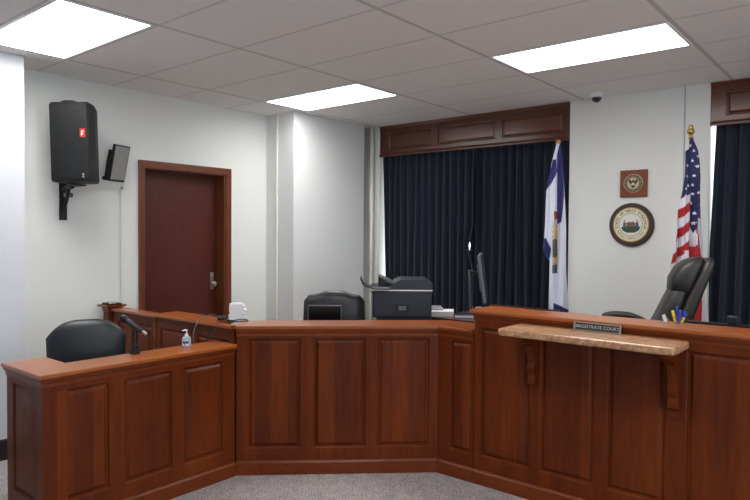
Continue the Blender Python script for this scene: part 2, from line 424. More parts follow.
# added daylight-coloured fill at the unseen right and front walls, brightening ceiling and pier
for loc, rot, sx, sy, e in (((XR-.05, .6, 1.45), (0, math.radians(90), 0), 1.5, 3.6, 75), ((-1.0, YF+.05, 1.45), (math.radians(90), 0, 0), 4.0, 1.5, 10)):
    la = bpy.data.lights.new('window_daylight', 'AREA'); la.shape = 'RECTANGLE'; la.size = sx; la.size_y = sy; la.energy = e; la.color = (.80, .90, 1.0)
    lo = bpy.data.objects.new('window_daylight', la); C.objects.link(lo); lo.location = loc; lo.rotation_euler = rot

# ------------------------------------------------------------------ panelled joinery
def face(root, P, Q, z0, z1, panels, thick=.15, mat='cherry', fmat='cherry_field', chamf=.015, flat=False):
    """framed wall from P to Q (front on the right of travel); panels [(s0,s1,za,zb)]"""
    P, Q = Vector(P), Vector(Q); d = Q-P; Ln = d.length; rz = math.atan2(d.y, d.x)
    xs = sorted({0, Ln, *[round(p[0], 4) for p in panels], *[round(p[1], 4) for p in panels]})
    zs = sorted({z0, z1, *[p[2] for p in panels], *[p[3] for p in panels]})
    bm = bmesh.new()
    for i in range(len(xs)-1):
        for j in range(len(zs)-1):
            cx, cz = (xs[i]+xs[i+1])/2, (zs[j]+zs[j+1])/2
            if any(p[0] < cx < p[1] and p[2] < cz < p[3] for p in panels): continue
            bm.faces.new([bm.verts.new(v) for v in ((xs[i], 0, zs[j]), (xs[i+1], 0, zs[j]), (xs[i+1], 0, zs[j+1]), (xs[i], 0, zs[j+1]))])
    def ring(a, b, c, e, y): return [bm.verts.new(v) for v in ((a, y, c), (b, y, c), (b, y, e), (a, y, e))]
    for a, b, c, e in panels:
        r0 = ring(a, b, c, e, 0); r1 = ring(a+.006, b-.006, c+.006, e-.006, .004); r2 = ring(a+.010, b-.010, c+.010, e-.010, .013)
        for u, v in ((r0, r1), (r1, r2)):
            for k in range(4): bm.faces.new((u[k], u[(k+1) % 4], v[(k+1) % 4], v[k]))
    # sides, top, bottom, back
    for q in (((0, 0, z0), (0, 0, z1), (0, thick, z1), (0, thick, z0)), ((Ln, 0, z0), (Ln, thick, z0), (Ln, thick, z1), (Ln, 0, z1)),
              ((0, 0, z1), (Ln, 0, z1), (Ln, thick, z1), (0, thick, z1)), ((0, 0, z0), (0, thick, z0), (Ln, thick, z0), (Ln, 0, z0)),
              ((0, thick, z0), (0, thick, z1), (Ln, thick, z1), (Ln, thick, z0))):
        bm.faces.new([bm.verts.new(v) for v in q])
    bmesh.ops.remove_doubles(bm, verts=bm.verts, dist=1e-5)
    obj('frame', bm, mat, root, (P.x, P.y, 0), rz)
    for a, b, c, e in panels:
        bm = bmesh.new()
        def rg(i, y): return [bm.verts.new(v) for v in ((a+i, y, c+i), (b-i, y, c+i), (b-i, y, e-i), (a+i, y, e-i))]
        rr = [rg(.0101, .03), rg(.0101, .013), rg(.018, .0135), rg(.018+chamf, .003), rg(.021+chamf, .002)]
        for u, v in zip(rr, rr[1:]):
            for k in range(4): bm.faces.new((u[k], u[(k+1) % 4], v[(k+1) % 4], v[k]))
        bm.faces.new(rr[-1]); bm.faces.new(rr[0][::-1])
        obj('panel', bm, fmat, root, (P.x, P.y, 0), rz)
def capprof(z, w, out=.032, hm=.072):
    """top board with nosing, then a cove moulding below it; w = width behind the face"""
    return [(-w, z-.024), (-w, z), (out-.004, z), (out, z-.004), (out, z-.018), (out-.006, z-.024)]
def mouldprof(z, out=.032, hm=.072):
    return [(-.01, z-.024), (out-.010, z-.024), (out-.010, z-.034), (out-.016, z-.038), (out-.020, z-.048), (out-.026, z-.056), (out-.026, z-hm), (-.01, z-hm)]
BASEP = [(-.01, 0), (.016, 0), (.016, .080), (.010, .088), (.006, .094), (-.01, .094)]

A_ = Vector((-3.389, 2.640)); B_ = Vector((-2.400, 3.569)); YR = 3.569; XLf = -3.389
dd = (B_-A_).normalized(); nn = Vector((-dd.y, dd.x)); rz = math.atan2(dd.y, dd.x)

# --- witness stand (left box)
ws = thing('witness_stand', 'low L-shaped cherry panelled witness stand at left holding the microphone', 'bench', (0, 0, 0))
zc = .885; t_ = .14
face(ws, (XLf, 1.402), (XLf, 2.622), 0, zc-.024, [(.066, .359, .178, .785), (.442, .759, .178, .785), (.832, 1.134, .178, .785)], t_)
face(ws, (-3.862, 1.40), (XLf-.0015, 1.40), 0, zc-.024, [(.082, .373, .178, .785)], t_*.9)
obj('cap', sweep(bmesh.new(), [(-3.862, 1.40), (XLf, 1.40), (XLf, 2.618)], capprof(zc, .205)), 'cap', ws)
bm = sweep(bmesh.new(), [(-3.862, 1.40), (XLf, 1.40), (XLf, 2.618)], mouldprof(zc)); obj('moulding', bm, 'cherry_rail', ws)
obj('base_moulding', sweep(bmesh.new(), [(-3.862, 1.40), (XLf, 1.40), (XLf, 2.622)], BASEP), 'cherry_rail', ws)

# --- clerk bench (angled centre with short return, plus partition behind the witness stand)
cb = thing('clerk_bench', 'angled middle section of the cherry panelled bench, with the printer behind it', 'bench', (0, 0, 0))
zc = 1.0; pz = (.175, .918)
face(cb, A_, B_, 0, zc-.024, [(.068, .428, *pz), (.512, .868, *pz), (.944, 1.302, *pz)], .2)
face(cb, B_, (-2.118, YR), 0, zc-.024, [(.095, .268, .18, .918)], .2)
cpath = [A_, B_, Vector((-2.120, YR))]
obj('cap', sweep(bmesh.new(), [A_+dd*-.004, B_, cpath[2]], capprof(zc+.006, .255)), 'cap', cb)
obj('moulding', sweep(bmesh.new(), cpath, mouldprof(zc+.006)), 'cherry_rail', cb)
obj('base_moulding', sweep(bmesh.new(), cpath, BASEP), 'cherry_rail', cb)
# partition runs from A to the left wall
pt = thing('partition', 'cherry panelled partition with flat cap running behind the microphone to the left wall', 'partition', (0, 0, 0))
yp = 2.645
face(pt, (-5.03, yp), (-4.40, yp), 0, .976, [(.07, .57, .12, .90)], .06)
face(pt, (-4.385, yp), (-3.42, yp), 0, .976, [(.06, .46, .12, .90), (.53, .90, .12, .90)], .06)
obj('cap', sweep(bmesh.new(), [(-5.03, yp), (-4.40, yp)], [(-.09, .968), (-.09, .990), (.018, .990), (.022, .986), (.022, .972), (.018, .968)]), 'cap', pt)
obj('cap', sweep(bmesh.new(), [(-4.40, yp), (-3.68, yp)], [(-.20, .976), (-.20, 1.0), (.022, 1.0), (.026, .996), (.026, .98), (.022, .976)]), 'cap', pt)
obj('cap', sweep(bmesh.new(), [(-3.68, yp), (-3.43, yp)], [(-.03, .976), (-.03, 1.0), (.022, 1.0), (.026, .996), (.026, .98), (.022, .976)]), 'cap', pt)
obj('batten', B(-4.402, -4.380, yp-.008, yp, 0, .976), 'cherry_rail', pt)
# end post with a flared cap
ep = thing('end_post', 'square dark cherry post with a flared flat top against the left wall', 'post', (-5.10, 2.66, 0))
obj('shaft', B(-.045, .045, -.045, .06, 0, .955), 'cherry', ep, bevel=.003)
bm = bmesh.new()
loft(bm, [[(sx*(.045+o), (.0075+sy*(.0525+o)), z) for sx, sy in ((-1, -1), (1, -1), (1, 1), (-1, 1))] for o, z in ((.0, .955), (.004, .982), (.012, .993), (.036, 1.003), (.038, 1.014))])
obj('flared_top', bm, 'cherry_rail', ep)

# --- judge's bench (tall, right)
jb = thing('judge_bench', 'tall cherry panelled judge bench on the right with the stone ledge', 'bench', (0, 0, 0))
zc = 1.138; XE = .55
X0 = -2.112
pan = [(-2.072, -1.722), (-1.655, -1.325), (-1.250, -.938), (-.840, -.500), (-.425, -.085), (-.01, .33)]
face(jb, (X0, YR), (XE, YR), 0, zc-.024, [(a-X0, b-X0, .183, 1.025) for a, b in pan], .2)
obj('cap', sweep(bmesh.new(), [(X0-.022, YR), (XE, YR)], capprof(zc, .25)), 'cap', jb)
obj('moulding', sweep(bmesh.new(), [(X0-.006, YR), (XE, YR)], mouldprof(zc)), 'cherry_rail', jb)
obj('base_moulding', sweep(bmesh.new(), [(-2.117, YR), (XE, YR)], BASEP), 'cherry_rail', jb)
def rounded(x0, x1, y0, y1, r=.02, n=5):
    out = []
    for cx, cy, a0 in ((x1-r, y1-r, 0), (x0+r, y1-r, 90), (x0+r, y0+r, 180), (x1-r, y0+r, 270)):
        for k in range(n): a = math.radians(a0+90*k/(n-1)); out.append((cx+r*math.cos(a), cy+r*math.sin(a)))
    return out
bm = bmesh.new()
loft(bm, [[(x, y, z) for x, y in rounded(-1.793+o, -.822-o, 3.27+o, YR-.0015, .03)] for o, z in ((.010, 1.037), (.002, 1.042), (0, 1.050), (0, 1.066), (.002, 1.074), (.010, 1.078))])
obj('stone_ledge', bm, 'granite', jb)
# scroll corbels under the ledge
def corbel(x):
    top = 1.036; dp = .20
    pts = [(0, top), (dp, top), (dp, top-.03), (dp-.02, top-.045), (dp-.055, top-.055), (dp-.10, top-.08), (dp-.125, top-.12), (.06, top-.16),
           (.052, top-.18), (.062, top-.20), (.068, top-.22), (.060, top-.245), (.046, top-.255), (.050, top-.27), (.058, top-.29), (.050, top-.315), (.03, top-.325), (.018, top-.335), (0, top-.345)]
    bm = bmesh.new(); hw = .024
    a = [bm.verts.new((x-hw, YR-p, z)) for p, z in pts]; b = [bm.verts.new((x+hw, YR-p, z)) for p, z in pts]
    bm.faces.new(a); bm.faces.new(b[::-1])
    for i in range(len(pts)):
        j = (i+1) % len(pts); bm.faces.new((a[i], b[i], b[j], a[j]))
    obj('corbel', bm, 'cherry', jb, bevel=.003)
    bm = B(x-.032, x+.032, YR-.010, YR-.001, top-.375, top-.0)
    obj('backplate', bm, 'cherry', jb, bevel=.002)
corbel(-1.688); corbel(-.893)

# --- name plate on the ledge
npl = thing('name_plate', 'silver framed desk sign reading MAGISTRATE COURT on the stone ledge', 'sign', (-1.295, 3.516, 1.0795), math.radians(0))
tilt = math.radians(-10)
def npobj(name, bm, mat, **k):
    bm.transform(Matrix.Rotation(tilt, 4, 'X')); return obj(name, bm, mat, npl, **k)
bm = bmesh.new(); w, h = .134, .050
for a in ((-w, w, 0, .006), (-w, w, h-.006, h), (-w, -w+.008, .006, h-.006), (w-.008, w, .006, h-.006)):
    box(bm, a[0], a[1], -.006, .006, a[2], a[3])
npobj('frame', bm, 'silver')
npobj('plate', B(-w+.008, w-.008, -.002, .005, .006, h-.006), 'bronze_dark')
bm = text_bm('MAGISTRATE COURT', .026, .0006)
bm.transform(Matrix.Translation((0, -.0028, h/2)) @ Matrix.Rotation(PI/2, 4, 'X'))
npobj('lettering', bm, 'grey_light')

# ------------------------------------------------------------------ valances and curtains
def valance(label, x0, x1, panels):
    z0, z1 = 2.530, H-.002; y0 = YB+.004
    v = thing('valance', label, 'valance', ((x0+x1)/2, y0, z0)); ox = (x0+x1)/2
    Lp = [(a-x0, b-x0, z0+.075, z1-.075) for a, b in panels]
    P = Vector((x0, y0)); 
    bmf = []
    face(v, (x0-ox, 0), (x1-ox, 0), 0, z1-z0, [(a, b, c-z0, e-z0) for a, b, c, e in Lp], .03, 'valance', 'valance', chamf=.014)
    for s, wd in (((0), .0),):
        bm = sweep(bmesh.new(), [(x0-ox, 0), (x1-ox, 0)], [(-.005, 0), (.018, 0), (.018, .012), (.010, .028), (.004, .034), (-.005, .034)])
        obj('lower_moulding', bm, 'valance', v)
        bm = sweep(bmesh.new(), [(x0-ox, 0), (x1-ox, 0)], [(-.005, z1-z0-.03), (.004, z1-z0-.03), (.014, z1-z0-.012), (.016, z1-z0), (-.005, z1-z0)])
        obj('upper_moulding', bm, 'valance', v)
    return v
valance('dark panelled wooden valance over the wide curtains behind the printer', -4.718, -2.406, [(-4.58, -3.985), (-3.905, -3.190), (-3.125, -2.470)])
valance('dark panelled wooden valance at the right edge beside the stars and stripes flag', -1.209, 1.098, [(-1.10, -.38), (-.30, .40), (.48, .98)])

def curtain(label, x0, x1, nf, yc=YB+.085, z0=.03, z1=2.60, edge=None, seed=1):
    rnd = random.Random(seed); NX = nf*14; NZ = 26
    bm = bmesh.new(); rows = []
    ph = [rnd.uniform(-.5, .5) for _ in range(nf+2)]; am = [rnd.uniform(.7, 1.15) for _ in range(nf+2)]
    for j in range(NZ+1):
        v = j/NZ; z = z1+(z0-z1)*v; row = []
        for i in range(NX+1):
            u = i/NX; k = u*nf; ki = int(k); fr = k-ki
            fr = fr + .10*math.sin(2*PI*fr)*math.sin(v*2+ph[ki])
            a = .036*(am[ki]*(1-fr)+am[ki+1]*fr)*(.45+.55*min(1, v*2.2))
            s = math.cos(2*PI*fr); s = math.copysign(abs(s)**.75, s)
            y = yc - a*s + .008*math.sin(k*1.7+v*4)
            x = x0+(x1-x0)*u + .012*math.sin(v*3+ph[ki]*3)*math.sin(PI*u)
            x += .02*(.9-.3*v)*math.sin(4*PI*fr)*.4
            if edge: x += edge(u, z)
            row.append(bm.verts.new((x, y, z)))
        rows.append(row)
    for a, b in zip(rows, rows[1:]):
        for i in range(NX): bm.faces.new((a[i], b[i], b[i+1], a[i+1]))
    o = obj('curtain', bm, 'curtain', smooth=True, recalc=False); tag(o, label, 'curtain'); return o
def gap(z):     # the two middle curtains part slightly at one height
    return .010*max(0, 1-abs(z-1.49)/.20)
curtain('dark navy pleated curtain hanging behind the printer, left half of the wide window', -4.722, -3.478, 13, edge=lambda u, z: -(7.6*gap(z)+.0)*max(0, u-.9)*10 + .045*max(0, 1-u*6)*(2.53-z), seed=2)
curtain('dark navy pleated curtain behind the white flag, right half of the wide window', -3.600, -2.425, 12, yc=YB+.170, edge=lambda u, z: 4.2*gap(z)*max(0, .1-u)*10, seed=5)
curtain('dark navy pleated curtain beside the stars and stripes flag at right edge', -1.180, 1.03, 22, edge=lambda u, z: - .032*max(0, 1-u*5)*(2.5-z), seed=9)

# ------------------------------------------------------------------ wall seals
def disc(bm, r, y0, y1, n=48, cx=0, cz=0, bev=.0):
    lathe(bm, [(r, -y1), (r, -y0-bev) if bev else (r, -y0)] + ([(r-bev, -y0)] if bev else []), n, (cx, 0, cz), 'Y'); return bm
# lathe axis Y maps z -> -y, so profile z = -y
def dsk(r, front, thick, n=48, cx=0, cz=0, bev=0):
    """disc whose front face is at local y=-front"""
    bm = bmesh.new(); pr = [(r, front-thick), (r, front-bev)] + ([(r-bev, front)] if bev else [])
    lathe(bm, pr, n, (cx, 0, cz), 'Y'); return bm
def ringm(r0, r1, front, thick, n=64):
    bm = bmesh.new(); V = []
    for (r, y) in ((r0, front-thick), (r0, front), (r1, front), (r1, front-thick)):
        V.append([bm.verts.new((r*math.cos(2*PI*i/n), -y, r*math.sin(2*PI*i/n))) for i in range(n)])
    for a in range(4):
        b = (a+1) % 4
        for i in range(n): j = (i+1) % n; bm.faces.new((V[a][i], V[a][j], V[b][j], V[b][i]))
    return bm
def arc_text(s, r, size, a0, a1, front, flip=False):
    """letters from angle a0 to a1 (deg) at radius r, in the local xz plane facing -y"""
    bm = bmesh.new(); n = len(s)
    for i, ch in enumerate(s):
        if ch == ' ': continue
        a = math.radians(a0+(a1-a0)*i/(n-1)); t = text_bm(ch, size, .0004)
        up = a-PI/2 if not flip else a+PI/2
        m = Matrix.Translation((r*math.cos(a), -front, r*math.sin(a))) @ Matrix.Rotation(-up, 4, 'Y') @ Matrix.Rotation(PI/2, 4, 'X')
        merge(bm, t, m)
    return bm
def flatpoly(bm, pts, front, thick=.001):
    prism(bm, pts, -front, -front+thick); return bm
def ell(cx, cz, rx, rz_, n=16): return [(cx+rx*math.cos(2*PI*i/n), cz+rz_*math.sin(2*PI*i/n)) for i in range(n)]

sr = thing('round_seal', 'round wall seal with dark wooden rim and cream State of West Virginia lettering ring', 'wall seal', (-1.822, YB-.0005, 1.722))
obj('rim', dsk(.192, .028, .028, 64, bev=.008), 'walnut', sr, smooth=False)
obj('gold_edge', ringm(.146, .154, .033, .006), 'gold_ink', sr)
obj('lettering_band', dsk(.147, .031, .004, 64), 'cream', sr)
obj('inner_field', dsk(.100, .033, .003, 48), 'seal_white', sr)
obj('inner_edge', ringm(.098, .103, .0345, .004), 'gold_ink', sr)
obj('upper_lettering', arc_text('STATE OF WEST VIRGINIA', .123, .033, 192, -12, .0325), 'ink', sr)
obj('lower_lettering', arc_text('MONTANI SEMPER LIBERI', .124, .021, 208, 332, .0325, flip=True), 'gold_ink', sr)
bm = bmesh.new(); flatpoly(bm, [(-.082, -.022), (-.05, -.012), (0, -.016), (.05, -.010), (.084, -.020), (.070, -.052), (.035, -.070), (-.035, -.070), (-.068, -.052)], .036); obj('green_ground', bm, 'green', sr)
bm = bmesh.new(); flatpoly(bm, [(-.030, -.018), (-.034, .012), (-.018, .026), (.006, .022), (.026, .028), (.038, .008), (.034, -.018)], .0372); obj('boulder', bm, 'rock', sr)
for x, mt, m2 in ((-.052, 'grey_mid', 'grey_mid'), (.056, 'sealblue', 'sealred')):
    bm = bmesh.new(); flatpoly(bm, [(x-.014, -.024), (x-.011, .022), (x+.009, .024), (x+.013, -.024), (x+.003, -.024), (x, -.006), (x-.004, -.024)], .0375); g = obj('figure', bm, mt, sr)
    bm = bmesh.new(); flatpoly(bm, ell(x-.001, .036, .008, .010), .0375); obj('head', bm, 'skin', g)
    s = 1 if x < 0 else -1
    bm = bmesh.new(); flatpoly(bm, [(x, .020), (x, .010), (x+s*.024, .004), (x+s*.026, .010)], .0380); obj('arm', bm, m2, g)
bm = bmesh.new(); flatpoly(bm, [(-.03, -.058), (-.028, -.062), (.03, -.044), (.028, -.040)], .0378); flatpoly(bm, [(.03, -.058), (.028, -.062), (-.03, -.044), (-.028, -.040)], .0385); obj('crossed_rifles', bm, 'ink', sr)

sq = thing('square_plaque', 'small square reddish wooden plaque with a round bronze seal, above the round seal', 'plaque', (-1.808, YB-.0005, 2.086))
bm = B(-.117, .117, -.022, 0, -.119, .119); obj('board', bm, 'plaque', sq, bevel=.006)
obj('medallion', dsk(.082, .030, .009, 48, bev=.003), 'brass_dull', sq)
obj('medallion_band', ringm(.052, .076, .0312, .003), 'bronze_dark', sq)
bm = bmesh.new()
for i in range(34):
    a = 2*PI*i/34; t = bmesh.new(); box(t, -.0018, .0018, -.0006, .0006, -.0065, .0065)
    merge(bm, t, Matrix.Translation((.064*math.cos(a), -.0317, .064*math.sin(a))) @ Matrix.Rotation(-(a-PI/2), 4, 'Y'))
obj('raised_marks', bm, 'brass_dull', sq)
bm = bmesh.new()
flatpoly(bm, [(0, .030), (.008, .024), (.010, .012), (.022, .030), (.040, .036), (.036, .012), (.022, -.006), (.010, -.012), (.016, -.034), (0, -.040), (-.016, -.034), (-.010, -.012), (-.022, -.006), (-.036, .012), (-.040, .036), (-.022, .030), (-.010, .012), (-.008, .024)], .0325, .003)
obj('eagle', bm, 'bronze_dark', sq)
bm = bmesh.new(); flatpoly(bm, [(-.012, .004), (.012, .004), (.011, -.010), (0, -.020), (-.011, -.010)], .0335, .001); obj('shield', bm, 'cream', sq)

# ------------------------------------------------------------------ flags (cloth drawn in its own hanging coordinates)
def interp(tab, y):
    if y <= tab[0][0]: return tab[0][1]
    for (a, b), (c, d) in zip(tab, tab[1:]):
        if y <= c: return b+(d-b)*(y-a)/(c-a)
    return tab[-1][1]
def inpoly(x, y, P):
    r = False; n = len(P)
    for i in range(n):
        x0, y0 = P[i]; x1, y1 = P[(i+1) % n]
        if (y0 > y) != (y1 > y) and x < (x1-x0)*(y-y0)/(y1-y0)+x0: r = not r
    return r
def flag(root, left, right, ytop, ybot, kx, fold, paint, NX=110, NZ=300, name='cloth'):
    """left/right: edge tables by cloth row; units of kx metres; row 0 at the pole top"""
    bm = bmesh.new(); rows = []; cols = []
    for j in range(NZ+1):
        y = ytop+(ybot-ytop)*j/NZ; a, b = interp(left, y), interp(right, y); row = []
        for i in range(NX+1):
            u = i/NX; x = a+(b-a)*u
            row.append(bm.verts.new((x*kx, fold(u, y, x), -(y-ytop)*kx))); cols.append(lin(paint(x, y)))
        rows.append(row)
    for a, b in zip(rows, rows[1:]):
        for i in range(NX): bm.faces.new((a[i], b[i], b[i+1], a[i+1]))
    o = obj(name, bm, 'flagcloth', root, smooth=True, recalc=False)
    at = o.data.color_attributes.new('paint', 'FLOAT_COLOR', 'POINT')
    for i, c in enumerate(cols): at.data[i].color = (*c, 1)
    return o
def pole(root, ztop, fin):
    bm = bmesh.new(); tube(bm, [(0, 0, .05), (0, 0, ztop)], .012, 12); obj('pole', bm, 'gold', root, smooth=True)
    bm = bmesh.new(); lathe(bm, [(.001, 0), (.16, 0), (.165, .02), (.11, .045), (.04, .06), (.03, .12), (.001, .12)], 28); obj('base', bm, 'gold', root, smooth=True)
    bm = bmesh.new(); lathe(bm, fin, 18, (0, 0, ztop)); obj('finial', bm, 'gold', root, smooth=True)
WH, BL, RD = (206, 206, 214), (38, 38, 82), (164, 32, 38)
# stars and stripes
k = .00795
us = thing('national_flag', 'stars and stripes flag on a brass topped pole behind the leather chair', 'flag', (-1.283, 5.45, 0), YAW)
pole(us, 2.395, [(.014, 0), (.02, .01), (.012, .02), (.012, .03), (.024, .042), (.03, .056), (.024, .072), (.014, .08), (.02, .09), (.012, .105), (.002, .11)])
stars = []
for sx, sy in ((-2, 146), (1.5, 151), (0, 161), (5.0, 157), (6.5, 172), (1, 176), (3.5, 167), (-7, 177), (-5.5, 186), (-8.0, 189), (0.0, 185), (0, 194), (6, 185), (5.8, 204.5), (1.5, 213), (-1, 203), (1, 223), (-6, 166), (3.8, 193), (-8.2, 196)):
    stars.append((sx, sy))
def star(dx, dy, r):
    d = math.hypot(dx, dy)
    if d > r: return False
    a = (math.atan2(-dy, dx)-PI/2) % (2*PI/5); a = min(a, 2*PI/5-a)
    # edge from outer tip (angle 0, r) to inner (36deg, .42r)
    px, py = r, 0; qx, qy = .42*r*math.cos(PI/5), .42*r*math.sin(PI/5)
    x, y = d*math.cos(a), d*math.sin(a)
    return (qx-px)*(y-py)-(qy-py)*(x-px) > 0
def paint_us(x, y):
    for sx, sy in stars:
        if star(x-sx, y-sy, 1.85): return (222, 224, 232)
    if x < -1.5 and y < 197-(x+10)*.35: return BL
    if x < -1.5:
        if y > 248+(x+12)*-.2 and x > -9 and y > 250-(x+8)*.0: 
            if y < 259 and x > -8: return WH if y > 250 else RD
        v = y+.85*(x+8); return WH if ((v-196) % 19) < 9.5 else RD
    if x < 3.5:
        if y < 233-abs(x-1)*3: return BL
        if y < 246 and x < 2.5: return WH
        v = y-1.6*x; return RD if ((v-240) % 30) < 19 else WH
    if y < 218.5: return BL
    if x > 6.6+max(0, (y-232))*.14 and y < 262: return WH
    if y > 262: return RD if x < 11.5 else WH
    if x < 4.3+(234-y)*.15 and y < 234: return WH
    return RD
usl = [(137, -1.0), (141, -2.2), (149.5, -3.4), (152, -7.6), (160, -8.3), (195, -11), (222, -14.8), (246, -18.6), (266, -21), (300, -20), (370, -16)]
usr = [(137, 1.0), (141, 2), (150, 5), (190, 8), (218, 9.4), (250, 11), (300, 13.5), (320, 16), (370, 16)]
def fold_us(u, y, x):
    g = min(1, (y-137)/40)
    return -.016-g*(.012+.045*abs(math.sin(PI*(x+1.5)/11.0))+.010*math.sin(x*.9+y*.02))
o = flag(us, usl, usr, 137, 370, k, fold_us, paint_us); o.location = (0, 0, 2.41)
# state flag
k2 = .00907
wv = thing('state_flag', 'white flag with dark blue border and colourful crest hanging in front of the curtain', 'flag', (-2.384, 5.45, 0), YAW)
pole(wv, 2.425, [(.013, 0), (.018, .008), (.012, .018), (.022, .03), (.028, .045), (.022, .06), (.004, .07)])
WB = (42, 41, 104); WW = (214, 217, 230)
pc = [(-2, 146), (2, 143), (4, 175), (5, 196), (1.6, 222), (-1, 224), (-1.5, 172)]
pl = [(-3, 149), (-1.5, 172), (-13, 192), (-11, 178), (-7, 163)]
pl2 = [(-18, 238), (-12, 238), (-7.6, 248), (-8.5, 259), (-14, 259), (-18, 250)]
pb = [(-4, 302), (11, 309), (11, 360), (-4, 360)]
def paint_wv(x, y):
    if y < 160 and x < 1.2-(y-143)*.25 and x > -1.2-(y-143)*.38: return WW
    for p in (pl, pl2, pb): 
        if inpoly(x, y, p): return WB
    if -6.6+((y-211)*.0) < x < -.9 and 211 < y < 273:
        if y < 219: return (150, 34, 44) if x > -5.5 else WW
        if y < 226: return (60, 60, 84) if -5 < x < -3 else (206, 200, 196)
        if y < 239: return (188, 154, 92) if int(x*1.3+y*.6) % 3 else (226, 216, 196)
        if y < 257: return (74, 82, 76) if int(x*1.7+y*.9) % 4 else (118, 104, 80)
        if y < 264: return (200, 168, 134)
        return (38, 84, 96)
    if inpoly(x, y, pc): return WB
    return WW
wl = [(143, -2), (149, -3.5), (165, -8), (182, -11), (190, -12.6), (224, -14), (240, -15), (247, -16), (256, -13), (260, -8.5), (310, -9), (360, -10)]
wr = [(143, 1.2), (147, 2.2), (180, 4.2), (210, 7), (230, 7.8), (270, 8.4), (310, 10), (360, 11)]
def fold_wv(u, y, x):
    g = min(1, (y-143)/40)
    return -.016-g*(.012+.05*abs(math.sin(PI*(x+2)/9.0))+.010*math.sin(x*1.1+y*.03))
o = flag(wv, wl, wr, 143, 360, k2, fold_wv, paint_wv); o.location = (0, 0, 2.459)

# ------------------------------------------------------------------ speaker on its bracket
sp = thing('wall_speaker', 'large black loudspeaker hung high on the left wall', 'speaker', (-4.925, 2.308, 2.003), YAW+math.radians(4))
sp.rotation_euler = (0, math.radians(-1.6), YAW+math.radians(4))
bm = bmesh.new(); HS = .605
def spk_ring(z, e=0):
    wf, wb, d = .146-e, .11-e, .28
    return [(-wf, -.14+e, z), (wf-.02, -.14+e, z), (wf, -.12, z), (wf+.012-e, -.05, z), (wb, d-.14-e, z), (-wb, d-.14-e, z), (-wf, -.10, z)]
loft(bm, [spk_ring(.0, .012), spk_ring(.012), spk_ring(.30), spk_ring(HS-.02), spk_ring(HS, .012)])
obj('cabinet', bm, 'speaker', sp, bevel=.006)
bm = bmesh.new(); loft(bm, [[(x, y, z) for x, y in srect(w, .05, 20, 4)] for w, z in ((.065, HS-.002), (.055, HS+.008), (.038, HS+.012))]); obj('top_handle', bm, 'speaker', sp, loc=(-.01, -.08, 0))
bm = bmesh.new()
for z in (.0,): box(bm, -.130, .130, -.146, -.138, .03, HS-.05)
obj('grille', bm, 'black', sp, bevel=.004)
obj('badge', B(.080, .118, -.152, -.146, .335, .400), 'red', sp)
bm = bmesh.new(); flatpoly(bm, [(.087, .350), (.087, .357), (.096, .361), (.089, .372), (.096, .386), (.107, .384), (.111, .375), (.105, .374), (.102, .379), (.097, .374), (.104, .363), (.099, .350)], .1532); obj('badge_mark', bm, 'white_gloss', sp)
bm = bmesh.new()
for z in (.038, .056): tube(bm, [(.094, -.150, z), (.094, -.140, z)], .008, 10)
obj('input_socket', bm, 'grey_light', sp)
br = thing('speaker_bracket', 'black metal arm bracket fixed to the wall under the loudspeaker', 'bracket', (XL_, 2.325, 1.72))
obj('wall_plate', B(0.0, .014, -.03, .03, 0, .30), 'black_metal', br, bevel=.002)
bm = bmesh.new(); tube(bm, [(.01, 0, .24), (.10, -.01, .26), (.22, -.03, .262), (.25, -.035, .262)], [.022, .022, .022, .02], 10); obj('arm', bm, 'black_metal', br)
bm = bmesh.new(); tube(bm, [(.012, 0, .10), (.06, 0, .14), (.16, -.02, .25)], .014, 8); obj('brace', bm, 'black_metal', br)
bm = bmesh.new(); tube(bm, [(.10, -.03, .20), (.10, .03, .20)], .02, 10); obj('tilt_knob', bm, 'grey_mid', br)
bm = B(.20, .34, -.07, .03, .262, .272); obj('saddle', bm, 'black_metal', br)

# small wall monitor beside the speaker
tq = Vector((0, 0, 1.62)) + (F + (R_*(119-375)+U*(250-163.5))/630.2)*5.31
tv = thing('wall_monitor', 'small tilted monitor on a black wall mount between the loudspeaker and the door', 'monitor', tuple(tq), math.radians(112))
def tvb(name, bm, mat, **kk):
    bm.transform(Matrix.Rotation(math.radians(12), 4, 'X')); return obj(name, bm, mat, tv, **kk)
tvb('housing', B(-.095, .095, -.010, .012, -.155, .155), 'black', bevel=.006)
tvb('screen', B(-.082, .082, -.0125, -.010, -.138, .143), 'screen_pale')
tvb('rear_case', B(-.09, .08, .012, .035, -.12, .06), 'black', bevel=.008)
bm = bmesh.new(); box(bm, -.06, .05, .05, .075, -.13, .10); tube(bm, [(0, .07, -.03), (.06, .145, -.06)], .02, 8); tube(bm, [(-.09, .05, -.14), (.04, .05, -.14)], .018, 10)
tvb('mount', bm, 'black_metal')

# ceiling dome camera
dc = thing('dome_camera', 'small dome security camera with black lens on the ceiling above the wall seals', 'camera', (-2.09, 5.585, H))
bm = bmesh.new(); lathe(bm, [(.062, -.0), (.062, -.022), (.056, -.034), (.044, -.036)], 28); obj('housing', bm, 'white_gloss', dc, smooth=False)
bm = bmesh.new(); lathe(bm, [(.044, -.036)]+[(.044*math.cos(a), -.036-.044*math.sin(a)) for a in (.3, .6, .9, 1.2, 1.45)], 24); obj('lens_dome', bm, 'lens', dc, smooth=True)

